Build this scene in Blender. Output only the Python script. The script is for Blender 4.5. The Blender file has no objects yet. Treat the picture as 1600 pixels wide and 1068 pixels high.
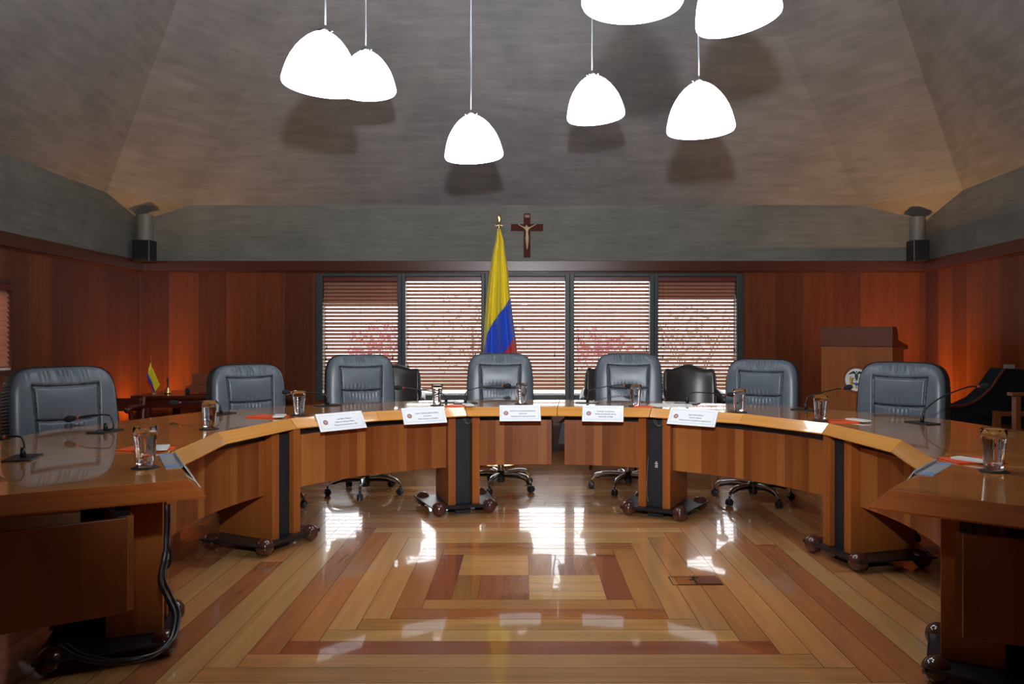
import bpy, math, random
from mathutils import Vector, Matrix
random.seed(7)
C = bpy.context.scene.collection
sc = bpy.context.scene
PI = math.pi
# ------------------------------------------------------------------ camera, world, light, exposure
F, H, XV, YH = 1194.0, 1.277, 820.0, 522.5          # focal length in pixels, eye height, vanishing point
cd = bpy.data.cameras.new('camera'); cam = bpy.data.objects.new('camera', cd); C.objects.link(cam)
cam.location = (0, 0, H); cam.rotation_euler = (PI/2, 0, 0)
cd.sensor_width = 36; cd.lens = 36*F/1600; cd.clip_start = .02
cd.shift_x = -(XV-800)/1600; cd.shift_y = -(534-YH)/1600
sc.camera = cam
sc.view_settings.view_transform = 'Standard'; sc.view_settings.look = 'None'
sc.view_settings.gamma = 1; sc.view_settings.exposure = 0.85
try: sc.view_settings.use_curve_mapping = False
except Exception: pass
cy = sc.cycles
cy.max_bounces = 10; cy.diffuse_bounces = 4; cy.glossy_bounces = 4; cy.transmission_bounces = 10; cy.transparent_max_bounces = 16
cy.sample_clamp_indirect = 6; cy.caustics_reflective = False; cy.caustics_refractive = False
SKY = 4.0
w = bpy.data.worlds.new('overcast_sky'); sc.world = w; w.use_nodes = True
w.node_tree.nodes['Background'].inputs[0].default_value = (.93, .97, 1.0, 1)
w.node_tree.nodes['Background'].inputs[1].default_value = SKY

R0 = math.radians
def light(name, kind, loc, power, color=(1, 1, 1), rot=(0, 0, 0), **k):
    d = bpy.data.lights.new(name, kind); d.energy = power; d.color = color
    for a, v in k.items(): setattr(d, a, v)
    o = bpy.data.objects.new(name, d); C.objects.link(o); o.location = loc; o.rotation_euler = rot
    return o
light('camera_flash', 'SPOT', (0.0, .02, 2.0), 400, (.92, .96, 1.0), rot=(R0(90+9), 0, 0), shadow_soft_size=.07, spot_size=R0(95), spot_blend=.85)   # the photographer's raised flash
LAMP_E = 7.0
WARM = 60

def on(px, py, z): d = F*(H-z)/(py-YH); return Vector(((px-XV)*d/F, d, z))
def at(px, py, d): return Vector(((px-XV)*d/F, d, H-(py-YH)*d/F))
def zz(py, d): return H-(py-YH)*d/F
def lin(c): return tuple(((v/255+.055)/1.055)**2.4 if v > 10 else v/255/12.92 for v in c)

# ------------------------------------------------------------------ materials
def mat(name):
    m = bpy.data.materials.new(name); m.use_nodes = True
    return m, m.node_tree.nodes, m.node_tree.links, m.node_tree.nodes['Principled BSDF']
def N(ns, t, **k):
    n = ns.new(t)
    for a, v in k.items(): setattr(n, a, v)
    return n
def plain(name, col, rough=.5, metal=0, spec=.5, noise=0, scale=20, bump=0, **k):
    m, ns, ls, b = mat(name)
    b.inputs['Base Color'].default_value = (*col, 1); b.inputs['Roughness'].default_value = rough
    b.inputs['Metallic'].default_value = metal; b.inputs['Specular IOR Level'].default_value = spec
    for a, v in k.items(): b.inputs[a.replace('_', ' ')].default_value = v
    tc = N(ns, 'ShaderNodeTexCoord'); n = N(ns, 'ShaderNodeTexNoise'); n.inputs['Scale'].default_value = scale; n.inputs['Detail'].default_value = 5
    ls.new(tc.outputs['Object'], n.inputs['Vector'])
    if noise:
        r = N(ns, 'ShaderNodeMapRange'); r.inputs[1].default_value = .3; r.inputs[2].default_value = .7
        r.inputs[3].default_value = 1-noise; r.inputs[4].default_value = 1+noise
        mx = N(ns, 'ShaderNodeVectorMath', operation='SCALE'); mx.inputs[0].default_value = col
        ls.new(n.outputs['Fac'], r.inputs[0]); ls.new(r.outputs[0], mx.inputs['Scale']); ls.new(mx.outputs[0], b.inputs['Base Color'])
    if bump:
        bp = N(ns, 'ShaderNodeBump'); bp.inputs['Strength'].default_value = bump; bp.inputs['Distance'].default_value = .01
        ls.new(n.outputs['Fac'], bp.inputs['Height']); ls.new(bp.outputs[0], b.inputs['Normal'])
    return m
def wood(name, cols, strip=.06, rough=.3, coat=0, seam=0, seamcol=(.3, .3, .3), seed=0, grain=.35, attr=False, wave=0, coat_rough=.05):
    """UV based wood: u runs across the boards, v along the grain (metres)."""
    m, ns, ls, b = mat(name)
    uv = N(ns, 'ShaderNodeUVMap'); sep = N(ns, 'ShaderNodeSeparateXYZ'); ls.new(uv.outputs[0], sep.inputs[0])
    def math_(op, a, bb=None, c=None):
        n = N(ns, 'ShaderNodeMath', operation=op)
        for i, v in enumerate((a, bb, c)):
            if v is None: continue
            if isinstance(v, (int, float)): n.inputs[i].default_value = v
            else: ls.new(v, n.inputs[i])
        return n.outputs[0]
    U, V = sep.outputs[0], sep.outputs[1]
    q = math_('DIVIDE', U, strip); fl = math_('FLOOR', q)
    wn = N(ns, 'ShaderNodeTexWhiteNoise', noise_dimensions='1D'); ls.new(math_('ADD', fl, seed+.5), wn.inputs['W'])
    rnd = wn.outputs['Value']
    cmb = N(ns, 'ShaderNodeCombineXYZ')
    ls.new(math_('MULTIPLY', U, 26), cmb.inputs[0]); ls.new(math_('ADD', math_('MULTIPLY', V, 1.3), math_('MULTIPLY', rnd, 30)), cmb.inputs[1])
    ls.new(math_('MULTIPLY', rnd, 17), cmb.inputs[2])
    n1 = N(ns, 'ShaderNodeTexNoise'); n1.inputs['Scale'].default_value = 1; n1.inputs['Detail'].default_value = 6; n1.inputs['Distortion'].default_value = .6
    ls.new(cmb.outputs[0], n1.inputs['Vector'])
    cm2 = N(ns, 'ShaderNodeCombineXYZ'); ls.new(math_('MULTIPLY', U, 260), cm2.inputs[0]); ls.new(math_('MULTIPLY', V, 5), cm2.inputs[1])
    n2 = N(ns, 'ShaderNodeTexNoise'); n2.inputs['Scale'].default_value = 1; n2.inputs['Detail'].default_value = 3; ls.new(cm2.outputs[0], n2.inputs['Vector'])
    if attr:
        at_ = N(ns, 'ShaderNodeAttribute', attribute_name='board'); base = at_.outputs['Color']
    else:
        cr = N(ns, 'ShaderNodeValToRGB'); cr.color_ramp.interpolation = 'LINEAR'
        el = cr.color_ramp.elements
        while len(el) < len(cols): el.new(.5)
        for i, c in enumerate(cols): el[i].position = i/(len(cols)-1); el[i].color = (*c, 1)
        ls.new(rnd, cr.inputs[0]); base = cr.outputs[0]
    g = math_('ADD', math_('MULTIPLY', math_('SUBTRACT', n1.outputs['Fac'], .5), grain*2.6), math_('MULTIPLY', math_('SUBTRACT', n2.outputs['Fac'], .5), grain*.9))
    g = math_('MAXIMUM', math_('ADD', g, 1.0), .25)
    sc_ = N(ns, 'ShaderNodeVectorMath', operation='SCALE'); ls.new(base, sc_.inputs[0]); ls.new(g, sc_.inputs['Scale'])
    col = sc_.outputs[0]
    if seam:
        fr = math_('FRACT', q); s = math_('LESS_THAN', fr, seam/strip)
        mx = N(ns, 'ShaderNodeMix', data_type='RGBA'); ls.new(s, mx.inputs[0]); ls.new(col, mx.inputs[6]); mx.inputs[7].default_value = (*seamcol, 1)
        col = mx.outputs[2]
    ls.new(col, b.inputs['Base Color'])
    b.inputs['Roughness'].default_value = rough; b.inputs['Coat Weight'].default_value = coat; b.inputs['Coat Roughness'].default_value = coat_rough
    if wave:
        tc = N(ns, 'ShaderNodeTexCoord'); n3 = N(ns, 'ShaderNodeTexNoise'); n3.inputs['Scale'].default_value = 9; n3.inputs['Detail'].default_value = 2
        ls.new(tc.outputs['Object'], n3.inputs['Vector'])
        bp = N(ns, 'ShaderNodeBump'); bp.inputs['Strength'].default_value = wave; bp.inputs['Distance'].default_value = .01
        ls.new(n3.outputs['Fac'], bp.inputs['Height']); ls.new(bp.outputs[0], b.inputs['Normal']); ls.new(bp.outputs[0], b.inputs['Coat Normal'])
    return m
def concrete(name, c1, c2, boards=True):
    m, ns, ls, b = mat(name)
    tc = N(ns, 'ShaderNodeTexCoord'); mp = N(ns, 'ShaderNodeMapping'); mp.inputs['Scale'].default_value = (.8, .8, 9)
    ls.new(tc.outputs['Object'], mp.inputs[0])
    n1 = N(ns, 'ShaderNodeTexNoise'); n1.inputs['Scale'].default_value = 2.6; n1.inputs['Detail'].default_value = 9; n1.inputs['Roughness'].default_value = .62
    ls.new(mp.outputs[0], n1.inputs['Vector'])
    n2 = N(ns, 'ShaderNodeTexNoise'); n2.inputs['Scale'].default_value = 2.0; n2.inputs['Detail'].default_value = 8; n2.inputs['Roughness'].default_value = .6
    ls.new(tc.outputs['Object'], n2.inputs['Vector'])
    ad = N(ns, 'ShaderNodeMath', operation='ADD'); ls.new(n1.outputs['Fac'], ad.inputs[0]); ls.new(n2.outputs['Fac'], ad.inputs[1])
    mr = N(ns, 'ShaderNodeMapRange'); mr.inputs[1].default_value = .72; mr.inputs[2].default_value = 1.28; ls.new(ad.outputs[0], mr.inputs[0])
    mx = N(ns, 'ShaderNodeMix', data_type='RGBA'); ls.new(mr.outputs[0], mx.inputs[0]); mx.inputs[6].default_value = (*c1, 1); mx.inputs[7].default_value = (*c2, 1)
    ls.new(mx.outputs[2], b.inputs['Base Color']); b.inputs['Roughness'].default_value = .75
    bp = N(ns, 'ShaderNodeBump'); bp.inputs['Strength'].default_value = .25; bp.inputs['Distance'].default_value = .02
    ls.new(ad.outputs[0], bp.inputs['Height']); ls.new(bp.outputs[0], b.inputs['Normal'])
    return m
def emis(name, col, e):
    m, ns, ls, b = mat(name); b.inputs['Base Color'].default_value = (.8, .8, .8, 1)
    b.inputs['Emission Color'].default_value = (*col, 1); b.inputs['Emission Strength'].default_value = e; b.inputs['Roughness'].default_value = .3
    return m
def glassm(name, col=(1, 1, 1), ior=1.45, rough=0):
    m, ns, ls, b = mat(name); b.inputs['Base Color'].default_value = (*col, 1); b.inputs['Transmission Weight'].default_value = 1
    b.inputs['IOR'].default_value = ior; b.inputs['Roughness'].default_value = rough
    return m
MT = {}
MT['wall_wood'] = wood('wall_paneling', [lin(c) for c in ((74, 32, 14), (94, 43, 17), (114, 55, 21), (80, 34, 14))], strip=.317, rough=.33, seam=.004, seamcol=(.13, .07, .045), grain=.42, seed=3)
MT['trim'] = wood('dark_cherry_trim', [lin(c) for c in ((72, 34, 24), (82, 40, 27))], strip=.4, rough=.28, grain=.25)
MT['top'] = wood('polished_table_top', [lin(c) for c in ((178, 108, 42), (192, 124, 50), (206, 142, 66), (184, 114, 46))], strip=.105, rough=.22, coat=1.0, coat_rough=.03, grain=.22, seam=.004, seamcol=(.62, .40, .16))
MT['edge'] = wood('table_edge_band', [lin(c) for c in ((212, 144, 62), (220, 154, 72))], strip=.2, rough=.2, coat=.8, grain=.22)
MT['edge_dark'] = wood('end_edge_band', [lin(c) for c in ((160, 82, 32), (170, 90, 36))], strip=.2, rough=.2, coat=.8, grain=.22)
MT['panel'] = wood('modesty_panel_wood', [lin(c) for c in ((124, 64, 27), (140, 78, 34), (172, 108, 54), (130, 68, 30), (152, 88, 42))], strip=.062, rough=.36, grain=.25, seed=11)
MT['board'] = wood('pedestal_board_wood', [lin(c) for c in ((164, 94, 42), (148, 82, 36))], strip=.09, rough=.34, grain=.22, seed=5)
MT['floor'] = wood('parquet_floor', [], strip=50, rough=.2, coat=.9, attr=True, grain=.24, wave=.012, coat_rough=.04)
MT['podium'] = wood('podium_wood', [lin(c) for c in ((134, 74, 36), (148, 84, 42))], strip=.13, rough=.35, grain=.25, seed=8)
MT['podium_dark'] = wood('podium_dark_wood', [lin(c) for c in ((92, 50, 34), (100, 54, 36))], strip=.5, rough=.35, grain=.2, seed=8)
MT['mahogany'] = wood('mahogany', [lin(c) for c in ((66, 24, 18), (74, 28, 20))], strip=.3, rough=.2, coat=.4, grain=.25)
MT['desk_box'] = wood('tray_wood', [lin(c) for c in ((110, 62, 40), (118, 66, 42))], strip=.3, rough=.35, grain=.2)
MT['slat'] = wood('blind_slat_wood', [lin(c) for c in ((176, 122, 100), (186, 130, 108))], strip=3, rough=.4, grain=.15)
MT['valance'] = plain('blind_valance_red', lin((98, 38, 34)), .35, noise=.15)
MT['concrete'] = concrete('board_formed_concrete', lin((112, 110, 110)), lin((140, 135, 134)))
MT['frieze'] = concrete('frieze_concrete', lin((100, 100, 93)), lin((130, 128, 120)))
MT['frame'] = plain('window_frame_dark_green', lin((44, 52, 50)), .45, noise=.1)
MT['leather'] = plain('charcoal_leather', lin((90, 97, 106)), .34, spec=.5, noise=.08, scale=9, bump=.12)
MT['leather_side'] = plain('dark_leather_side', lin((56, 58, 62)), .5, noise=.1, scale=30, bump=.3)
MT['leather_seam'] = plain('leather_seam', lin((34, 36, 42)), .5)
MT['leather_brown'] = plain('dark_brown_leather', lin((52, 46, 44)), .3, noise=.12, scale=12, bump=.05)
MT['chrome'] = plain('chrome', (.75, .76, .78), .12, metal=1)
MT['black'] = plain('black_plastic', (.012, .013, .016), .4)
MT['blackmetal'] = plain('black_painted_steel', (.012, .014, .018), .32, noise=.2)
MT['tower'] = plain('black_box_casing', lin((26, 31, 38)), .5, noise=.1)
MT['cable'] = plain('black_cable', (.012, .013, .016), .3)
MT['greycable'] = plain('grey_cable', lin((110, 108, 104)), .5)
MT['ball'] = plain('varnished_brown_ball', lin((74, 40, 32)), .16, noise=.15, scale=14, Coat_Weight=.6)
MT['glass'] = glassm('clear_glass'); MT['water'] = glassm('water', ior=1.333)

MT['pane'] = None
MT['card'] = plain('white_card', (.9, .92, .95), .5, Emission_Strength=0)
MT['ink'] = plain('grey_blue_ink', lin((96, 104, 130)), .6)
MT['line'] = plain('pale_grey_line', lin((176, 184, 196)), .6)
MT['seal'] = plain('red_brown_seal', lin((150, 96, 92)), .6)
MT['seal2'] = plain('pale_seal_centre', lin((200, 170, 160)), .6)
MT['orange'] = plain('orange_paper', lin((236, 84, 36)), .5)
MT['paper'] = plain('white_paper', lin((230, 230, 228)), .5)
MT['foam'] = plain('black_foam', (.01, .012, .016), .9, bump=.3, scale=300)
MT['redring'] = plain('red_ring', (.5, .05, .04), .4)
MT['coaster'] = plain('black_crochet', (.012, .012, .014), .8)
MT['shade'] = emis('opal_glass_shade', (.90, .96, 1.0), LAMP_E)
MT['cord'] = plain('pendant_cord', lin((170, 176, 186)), .3, metal=.6)
MT['brass'] = plain('brass', (.75, .52, .18), .2, metal=1)
MT['gold'] = plain('old_gold', lin((150, 130, 80)), .4, metal=.4)
MT['crosswood'] = plain('crucifix_wood', lin((84, 36, 32)), .75, spec=.2, noise=.12, scale=40)
MT['corpus'] = plain('aged_gold_figure', lin((206, 180, 136)), .4, metal=.1)
MT['creamwood'] = plain('pale_pine', lin((128, 96, 66)), .5, noise=.15, scale=8)
MT['darkcloth'] = plain('black_canvas', (.006, .007, .009), .85, spec=.15)
MT['chairwood'] = plain('armchair_wood', lin((120, 66, 34)), .35, noise=.15, scale=12)
MT['white'] = plain('white_enamel', lin((222, 226, 226)), .4)
MT['em_black'] = plain('emblem_black', lin((36, 32, 38)), .5); MT['em_gold'] = plain('emblem_gold', lin((196, 160, 50)), .5)
MT['em_blue'] = plain('emblem_blue', lin((60, 84, 160)), .5); MT['em_red'] = plain('emblem_red', lin((170, 50, 50)), .5)
MT['em_green'] = plain('emblem_green', lin((52, 70, 44)), .5)
MT['warm'] = emis('warm_bulb', (1, .42, .12), 12)
MT['scoop'] = plain('grey_metal_scoop', lin((120, 116, 108)), .5)
MT['whiterail'] = plain('bottom_rail_white', lin((215, 205, 200)), .4)
MT['whitecord'] = plain('blind_cord', lin((120, 108, 98)), .7)
def pane_mat():
    m, ns, ls, b = mat('window_glass'); ns.remove(b)
    tr = N(ns, 'ShaderNodeBsdfTransparent'); gl = N(ns, 'ShaderNodeBsdfGlossy'); gl.inputs['Roughness'].default_value = .02
    fr = N(ns, 'ShaderNodeFresnel'); fr.inputs[0].default_value = 1.45; mx = N(ns, 'ShaderNodeMixShader')
    ls.new(fr.outputs[0], mx.inputs[0]); ls.new(tr.outputs[0], mx.inputs[1]); ls.new(gl.outputs[0], mx.inputs[2])
    ls.new(mx.outputs[0], ns['Material Output'].inputs[0]); return m
MT['pane'] = pane_mat()
def acrylic():
    m = pane_mat(); m.name = 'clear_acrylic'; ns, ls = m.node_tree.nodes, m.node_tree.links
    old = ns['Material Output'].inputs[0].links[0].from_socket
    d = N(ns, 'ShaderNodeBsdfDiffuse'); d.inputs[0].default_value = (.85, .9, .95, 1); mx = N(ns, 'ShaderNodeMixShader'); mx.inputs[0].default_value = .3
    ls.new(old, mx.inputs[1]); ls.new(d.outputs[0], mx.inputs[2]); ls.new(mx.outputs[0], ns['Material Output'].inputs[0]); return m
MT['acrylic'] = acrylic()
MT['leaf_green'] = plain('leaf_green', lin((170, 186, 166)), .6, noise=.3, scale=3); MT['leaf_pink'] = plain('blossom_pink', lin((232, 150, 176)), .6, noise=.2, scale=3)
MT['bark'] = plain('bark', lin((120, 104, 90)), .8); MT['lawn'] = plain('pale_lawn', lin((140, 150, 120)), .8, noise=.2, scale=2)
MT['eave'] = plain('eave_wood', lin((90, 50, 28)), .6, noise=.2)

# ------------------------------------------------------------------ mesh helpers
class MB:
    def __init__(s): s.v = []; s.f = []; s.m = []; s.uv = {}
    def add(s, vs, fs, m=0, M=None, uvs=None):
        o = len(s.v)
        s.v += [tuple(M @ Vector(p)) if M else tuple(p) for p in vs]
        for k, f in enumerate(fs):
            if uvs: s.uv[len(s.f)] = uvs[k]
            s.f.append([i+o for i in f]); s.m.append(m)
    def box(s, a, b, m=0, M=None):
        (x0, y0, z0), (x1, y1, z1) = a, b
        vs = [(x0, y0, z0), (x1, y0, z0), (x1, y1, z0), (x0, y1, z0), (x0, y0, z1), (x1, y0, z1), (x1, y1, z1), (x0, y1, z1)]
        s.add(vs, [(0, 3, 2, 1), (4, 5, 6, 7), (0, 1, 5, 4), (1, 2, 6, 5), (2, 3, 7, 6), (3, 0, 4, 7)], m, M)
    def prism(s, poly, z0, z1, m=0, M=None):
        n = len(poly); a = sum(poly[i][0]*poly[(i+1) % n][1]-poly[(i+1) % n][0]*poly[i][1] for i in range(n))
        if a < 0: poly = poly[::-1]
        vs = [(p[0], p[1], z0) for p in poly]+[(p[0], p[1], z1) for p in poly]
        s.add(vs, [tuple(range(n))[::-1], tuple(range(n, 2*n))]+[(i, (i+1) % n, n+(i+1) % n, n+i) for i in range(n)], m, M)
    def loft(s, rings, m=0, M=None, closed=True, caps=True):
        k = len(rings[0]); vs = [p for r in rings for p in r]; fs = []
        for i in range(len(rings)-1):
            for j in range(k if closed else k-1):
                j2 = (j+1) % k; fs.append((i*k+j, i*k+j2, (i+1)*k+j2, (i+1)*k+j))
        if caps and closed: fs += [tuple(range(k))[::-1], tuple(range((len(rings)-1)*k, len(rings)*k))]
        s.add(vs, fs, m, M)
    def lathe(s, prof, n=24, m=0, M=None, caps=False):
        s.loft([[(r*math.cos(2*PI*j/n), r*math.sin(2*PI*j/n), z) for j in range(n)] for r, z in prof], m, M, True, caps)
    def sphere(s, c, r, n=24, m=0, M=None, sz=1):
        s.lathe([(max(1e-4, r*math.sin(PI*i/(n//2))), -r*sz*math.cos(PI*i/(n//2))) for i in range(n//2+1)], n, m, (M or Matrix())@Matrix.Translation(c))
    def tube(s, pts, r, n=10, m=0, M=None, smooth=0):
        pts = [Vector(p) for p in pts]
        if smooth:
            q = []
            for i in range(len(pts)-1):
                p0, p1, p2, p3 = pts[max(i-1, 0)], pts[i], pts[i+1], pts[min(i+2, len(pts)-1)]
                for k in range(smooth):
                    t = k/smooth
                    q.append(.5*((2*p1)+(p2-p0)*t+(2*p0-5*p1+4*p2-p3)*t*t+(3*p1-p0-3*p2+p3)*t**3))
            q.append(pts[-1]); pts = q
        rr = r if isinstance(r, (list, tuple)) else None
        up = None; rings = []
        for i, p in enumerate(pts):
            d = (pts[min(i+1, len(pts)-1)]-pts[max(i-1, 0)]).normalized()
            if up is None: up = d.orthogonal().normalized()
            up = (up-d*up.dot(d)).normalized(); sd = d.cross(up)
            ra = r if rr is None else rr[0]+(rr[1]-rr[0])*i/(len(pts)-1)
            rings.append([p+up*math.cos(2*PI*j/n)*ra+sd*math.sin(2*PI*j/n)*ra for j in range(n)])
        s.loft(rings, m, M)
    def build(s, name, mats, parent=None, grain='z', smooth=False, bevel=0, loc=None, rz=0, uvf=None):
        me = bpy.data.meshes.new(name); me.from_pydata(s.v, [], s.f)
        if not isinstance(mats, (list, tuple)): mats = [mats]
        for mm in mats: me.materials.append(MT[mm] if isinstance(mm, str) else mm)
        me.polygons.foreach_set('material_index', s.m)
        ul = me.uv_layers.new(name='UVMap'); g = 'xyz'.index(grain); oth = [i for i in range(3) if i != g]
        me.update()
        for p in me.polygons:
            n = p.normal; dom = max(range(3), key=lambda i: abs(n[i]))
            cu = s.uv.get(p.index)
            for k, li in enumerate(p.loop_indices):
                co = me.vertices[me.loops[li].vertex_index].co
                if cu: u = cu[k]
                elif uvf: u = uvf(co, n)
                elif dom == g: u = (co[oth[0]], co[oth[1]])
                else:
                    a = [i for i in oth if i != dom][0]; u = (co[a], co[g])
                ul.data[li].uv = u
        if smooth:
            me.polygons.foreach_set('use_smooth', [True]*len(me.polygons))
            if smooth is not True and hasattr(me, 'set_sharp_from_angle'): me.set_sharp_from_angle(angle=math.radians(smooth))
        o = bpy.data.objects.new(name, me); C.objects.link(o)
        if parent: o.parent = parent
        if loc is not None: o.location = loc
        if rz: o.rotation_euler.z = rz
        if bevel:
            b = o.modifiers.new('soft_edges', 'BEVEL'); b.width = bevel; b.segments = 2; b.limit_method = 'ANGLE'; b.angle_limit = .6
        return o
def tag(o, label=None, cat=None, group=None, kind=None):
    if label: o['label'] = label
    if cat: o['category'] = cat
    if group: o['group'] = group
    if kind: o['kind'] = kind
    return o
def thing(name, label, cat, loc=(0, 0, 0), rz=0, group=None):
    o = bpy.data.objects.new(name, None); C.objects.link(o); o.empty_display_size = .1
    o.location = loc; o.rotation_euler = (0, 0, rz)
    return tag(o, label, cat, group)
def dup(root, loc, rz, label, group=None, scale=None):
    def cp(o, par):
        c = o.copy(); C.objects.link(c)
        if par: c.parent = par
        for ch in list(o.children):
            if ch.name.split('.')[0] not in ('cord_', 'ceiling_cup', 'hanging_rod'): cp(ch, c)
        return c
    r = cp(root, None); r.location = loc; r.rotation_euler = (root.rotation_euler.x, root.rotation_euler.y, rz)
    r['label'] = label
    if group: r['group'] = group
    return r
def struct(o): o['kind'] = 'structure'; return o
def R2(a): return math.radians(a)
def rounded(hw, hd, r, n=5):
    out = []
    for (sx, sy, a0) in ((1, 1, 0), (-1, 1, 90), (-1, -1, 180), (1, -1, 270)):
        for i in range(n+1):
            a = R2(a0+90*i/n); out.append((sx*(hw-r)+r*math.cos(a), sy*(hd-r)+r*math.sin(a)))
    return out

# ------------------------------------------------------------------ room shell
YB, YF = 8.4, -2.5
XL = lambda y: -4.228+.0508*(YB-y)
XR = lambda y: 4.404-.0988*(YB-y)
K = YB/F
ZT1, ZT0, ZF = 2.0825, 1.970, 2.70           # trim top and bottom, frieze top
T = .14

# floor: log-cabin parquet around a square of four blocks
def floor():
    mb = MB(); cols = []
    fx, fy, a, wd = .0207, 4.06, .3756, .1255
    light = [(214, 156, 98), (206, 146, 90), (218, 166, 106), (198, 134, 82), (210, 150, 94), (190, 124, 76)]
    red = [(178, 112, 70), (182, 116, 72)]
    rng = random.Random(4)
    def pick(p=.07):
        c = rng.choice(red) if rng.random() < p else rng.choice(light)
        k = rng.uniform(.93, 1.05); return lin(tuple(v*k for v in c))
    def board(x0, y0, x1, y1, horiz, col):
        x0, x1 = max(x0, XLm), min(x1, XRm); y0, y1 = max(y0, YF-.1), min(y1, YB+.1)
        if x1-x0 < 1e-4 or y1-y0 < 1e-4: return
        o = rng.uniform(0, 40); g = .0011
        q = [(x0+g, y0+g), (x1-g, y0+g), (x1-g, y1-g), (x0+g, y1-g)]
        uv = [((p[1] if horiz else p[0])+o, (p[0] if horiz else p[1])+o*.7) for p in q]
        mb.add([(p[0], p[1], 0) for p in q], [(0, 1, 2, 3)], uvs=[uv]); cols.append(col)
    def run(x0, y0, x1, y1, horiz, col=None):
        # split long boards in random lengths
        L = (x1-x0) if horiz else (y1-y0)
        if L < 2.6 or col: return board(x0, y0, x1, y1, horiz, col or pick())
        p = x0 if horiz else y0; e = x1 if horiz else y1
        while p < e-1e-4:
            n = min(e, p+rng.uniform(1.6, 3.4))
            if e-n < .7: n = e
            board(p if horiz else x0, y0 if horiz else p, n if horiz else x1, y1 if horiz else n, horiz, pick()); p = n
    XLm, XRm = -4.4, 4.6
    th = a/3
    L = lambda c: lin(c)
    for i, c in enumerate([(216, 154, 88), (220, 160, 94), (216, 156, 90)]): board(fx-a, fy+i*th, fx, fy+(i+1)*th, True, L(c))
    for i, c in enumerate([(164, 110, 66), (142, 84, 52), (160, 112, 72)]): board(fx+i*th, fy, fx+(i+1)*th, fy+a, False, L(c))
    for i, c in enumerate([(166, 112, 56), (154, 86, 54), (158, 98, 58)]): board(fx-a+i*th, fy-a, fx-a+(i+1)*th, fy, False, L(c))
    for i, c in enumerate([(216, 168, 102), (212, 162, 102), (218, 166, 98)]): board(fx, fy-a+i*th, fx+a, fy-a+(i+1)*th, True, L(c))
    for k in range(0, 52):
        i0 = a+k*wd; i1 = i0+wd
        cs = [None]*4
        if k == 0: cs = [L((146, 74, 46)), L((150, 78, 50)), L((196, 134, 72)), L((190, 128, 70))]
        if k == 1: cs = [L((178, 116, 66)), L((192, 132, 76)), L((180, 108, 56)), L((178, 112, 60))]
        if k == 2: cs = [L((208, 152, 94)), L((204, 148, 90)), L((194, 138, 76)), L((212, 160, 96))]
        if k == 3: cs[2] = L((212, 158, 94))
        if k == 4: cs[2] = L((166, 88, 52))
        run(fx-i1, fy-i0, fx-i0, fy+i0, False, cs[0]); run(fx+i0, fy-i0, fx+i1, fy+i0, False, cs[1])
        run(fx-i1, fy-i1, fx+i1, fy-i0, True, cs[2]); run(fx-i1, fy+i0, fx+i1, fy+i1, True, cs[3])
    # sub floor seen through the hairline joints
    mb.box((-4.5, YF-.2, -.05), (4.7, YB+.2, -.001)); cols.extend([(.03, .015, .008)]*6)
    o = mb.build('floor', 'floor'); me = o.data
    ca = me.color_attributes.new('board', 'FLOAT_COLOR', 'CORNER')
    for p in me.polygons:
        for li in p.loop_indices: ca.data[li].color = (*cols[p.index], 1)
    struct(o)
floor()

def wall_slab(name, p0, p1, z0, z1, holes, mat_, thick, sign, off=0):
    """vertical slab from p0 to p1 (plan points); holes = [(u0,u1,z0,z1)] in metres along it; sign = outward side"""
    d = (Vector(p1)-Vector(p0)); L = d.length; ang = math.atan2(d.y, d.x); mb = MB()
    us = sorted({0, L, *[h[0] for h in holes], *[h[1] for h in holes]}); 
    for a, b in zip(us, us[1:]):
        hs = [h for h in holes if h[0] <= a+1e-6 and h[1] >= b-1e-6]
        segs = [(z0, z1)] if not hs else [(z0, hs[0][2]), (hs[0][3], z1)]
        for s0, s1 in segs:
            if s1-s0 > 1e-4: mb.box((a, 0 if sign > 0 else -thick, s0), (b, thick if sign > 0 else 0, s1))
    return mb.build(name, mat_, grain='z', loc=(p0[0], p0[1], 0), rz=ang)
WX0, WX1 = (495-XV)*K, (1160-XV)*K; WZ0, WZ1 = .555, 1.949
cl, cr = (XL(YB), YB), (XR(YB), YB)
b_ = struct(wall_slab('wall_back', cl, cr, 0, ZT1, [(WX0-cl[0], WX1-cl[0], WZ0, WZ1)], 'wall_wood', T, 1))
fl_, fr_ = (XL(YF), YF), (XR(YF), YF)
LWY0, LWY1, LWZ0, LWZ1 = 4.3, 6.18, .95, 1.72
dl = (Vector(cl)-Vector(fl_)).length
l_ = struct(wall_slab('wall_left', fl_, cl, 0, ZT1, [(LWY0-YF, LWY1-YF, LWZ0, LWZ1)], 'wall_wood', T, 1))
r_ = struct(wall_slab('wall_right', cr, fr_, 0, ZT1, [], 'wall_wood', T, 1))
f_ = struct(wall_slab('wall_front', fr_, fl_, 0, ZF, [], 'wall_wood', T, 1))
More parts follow.
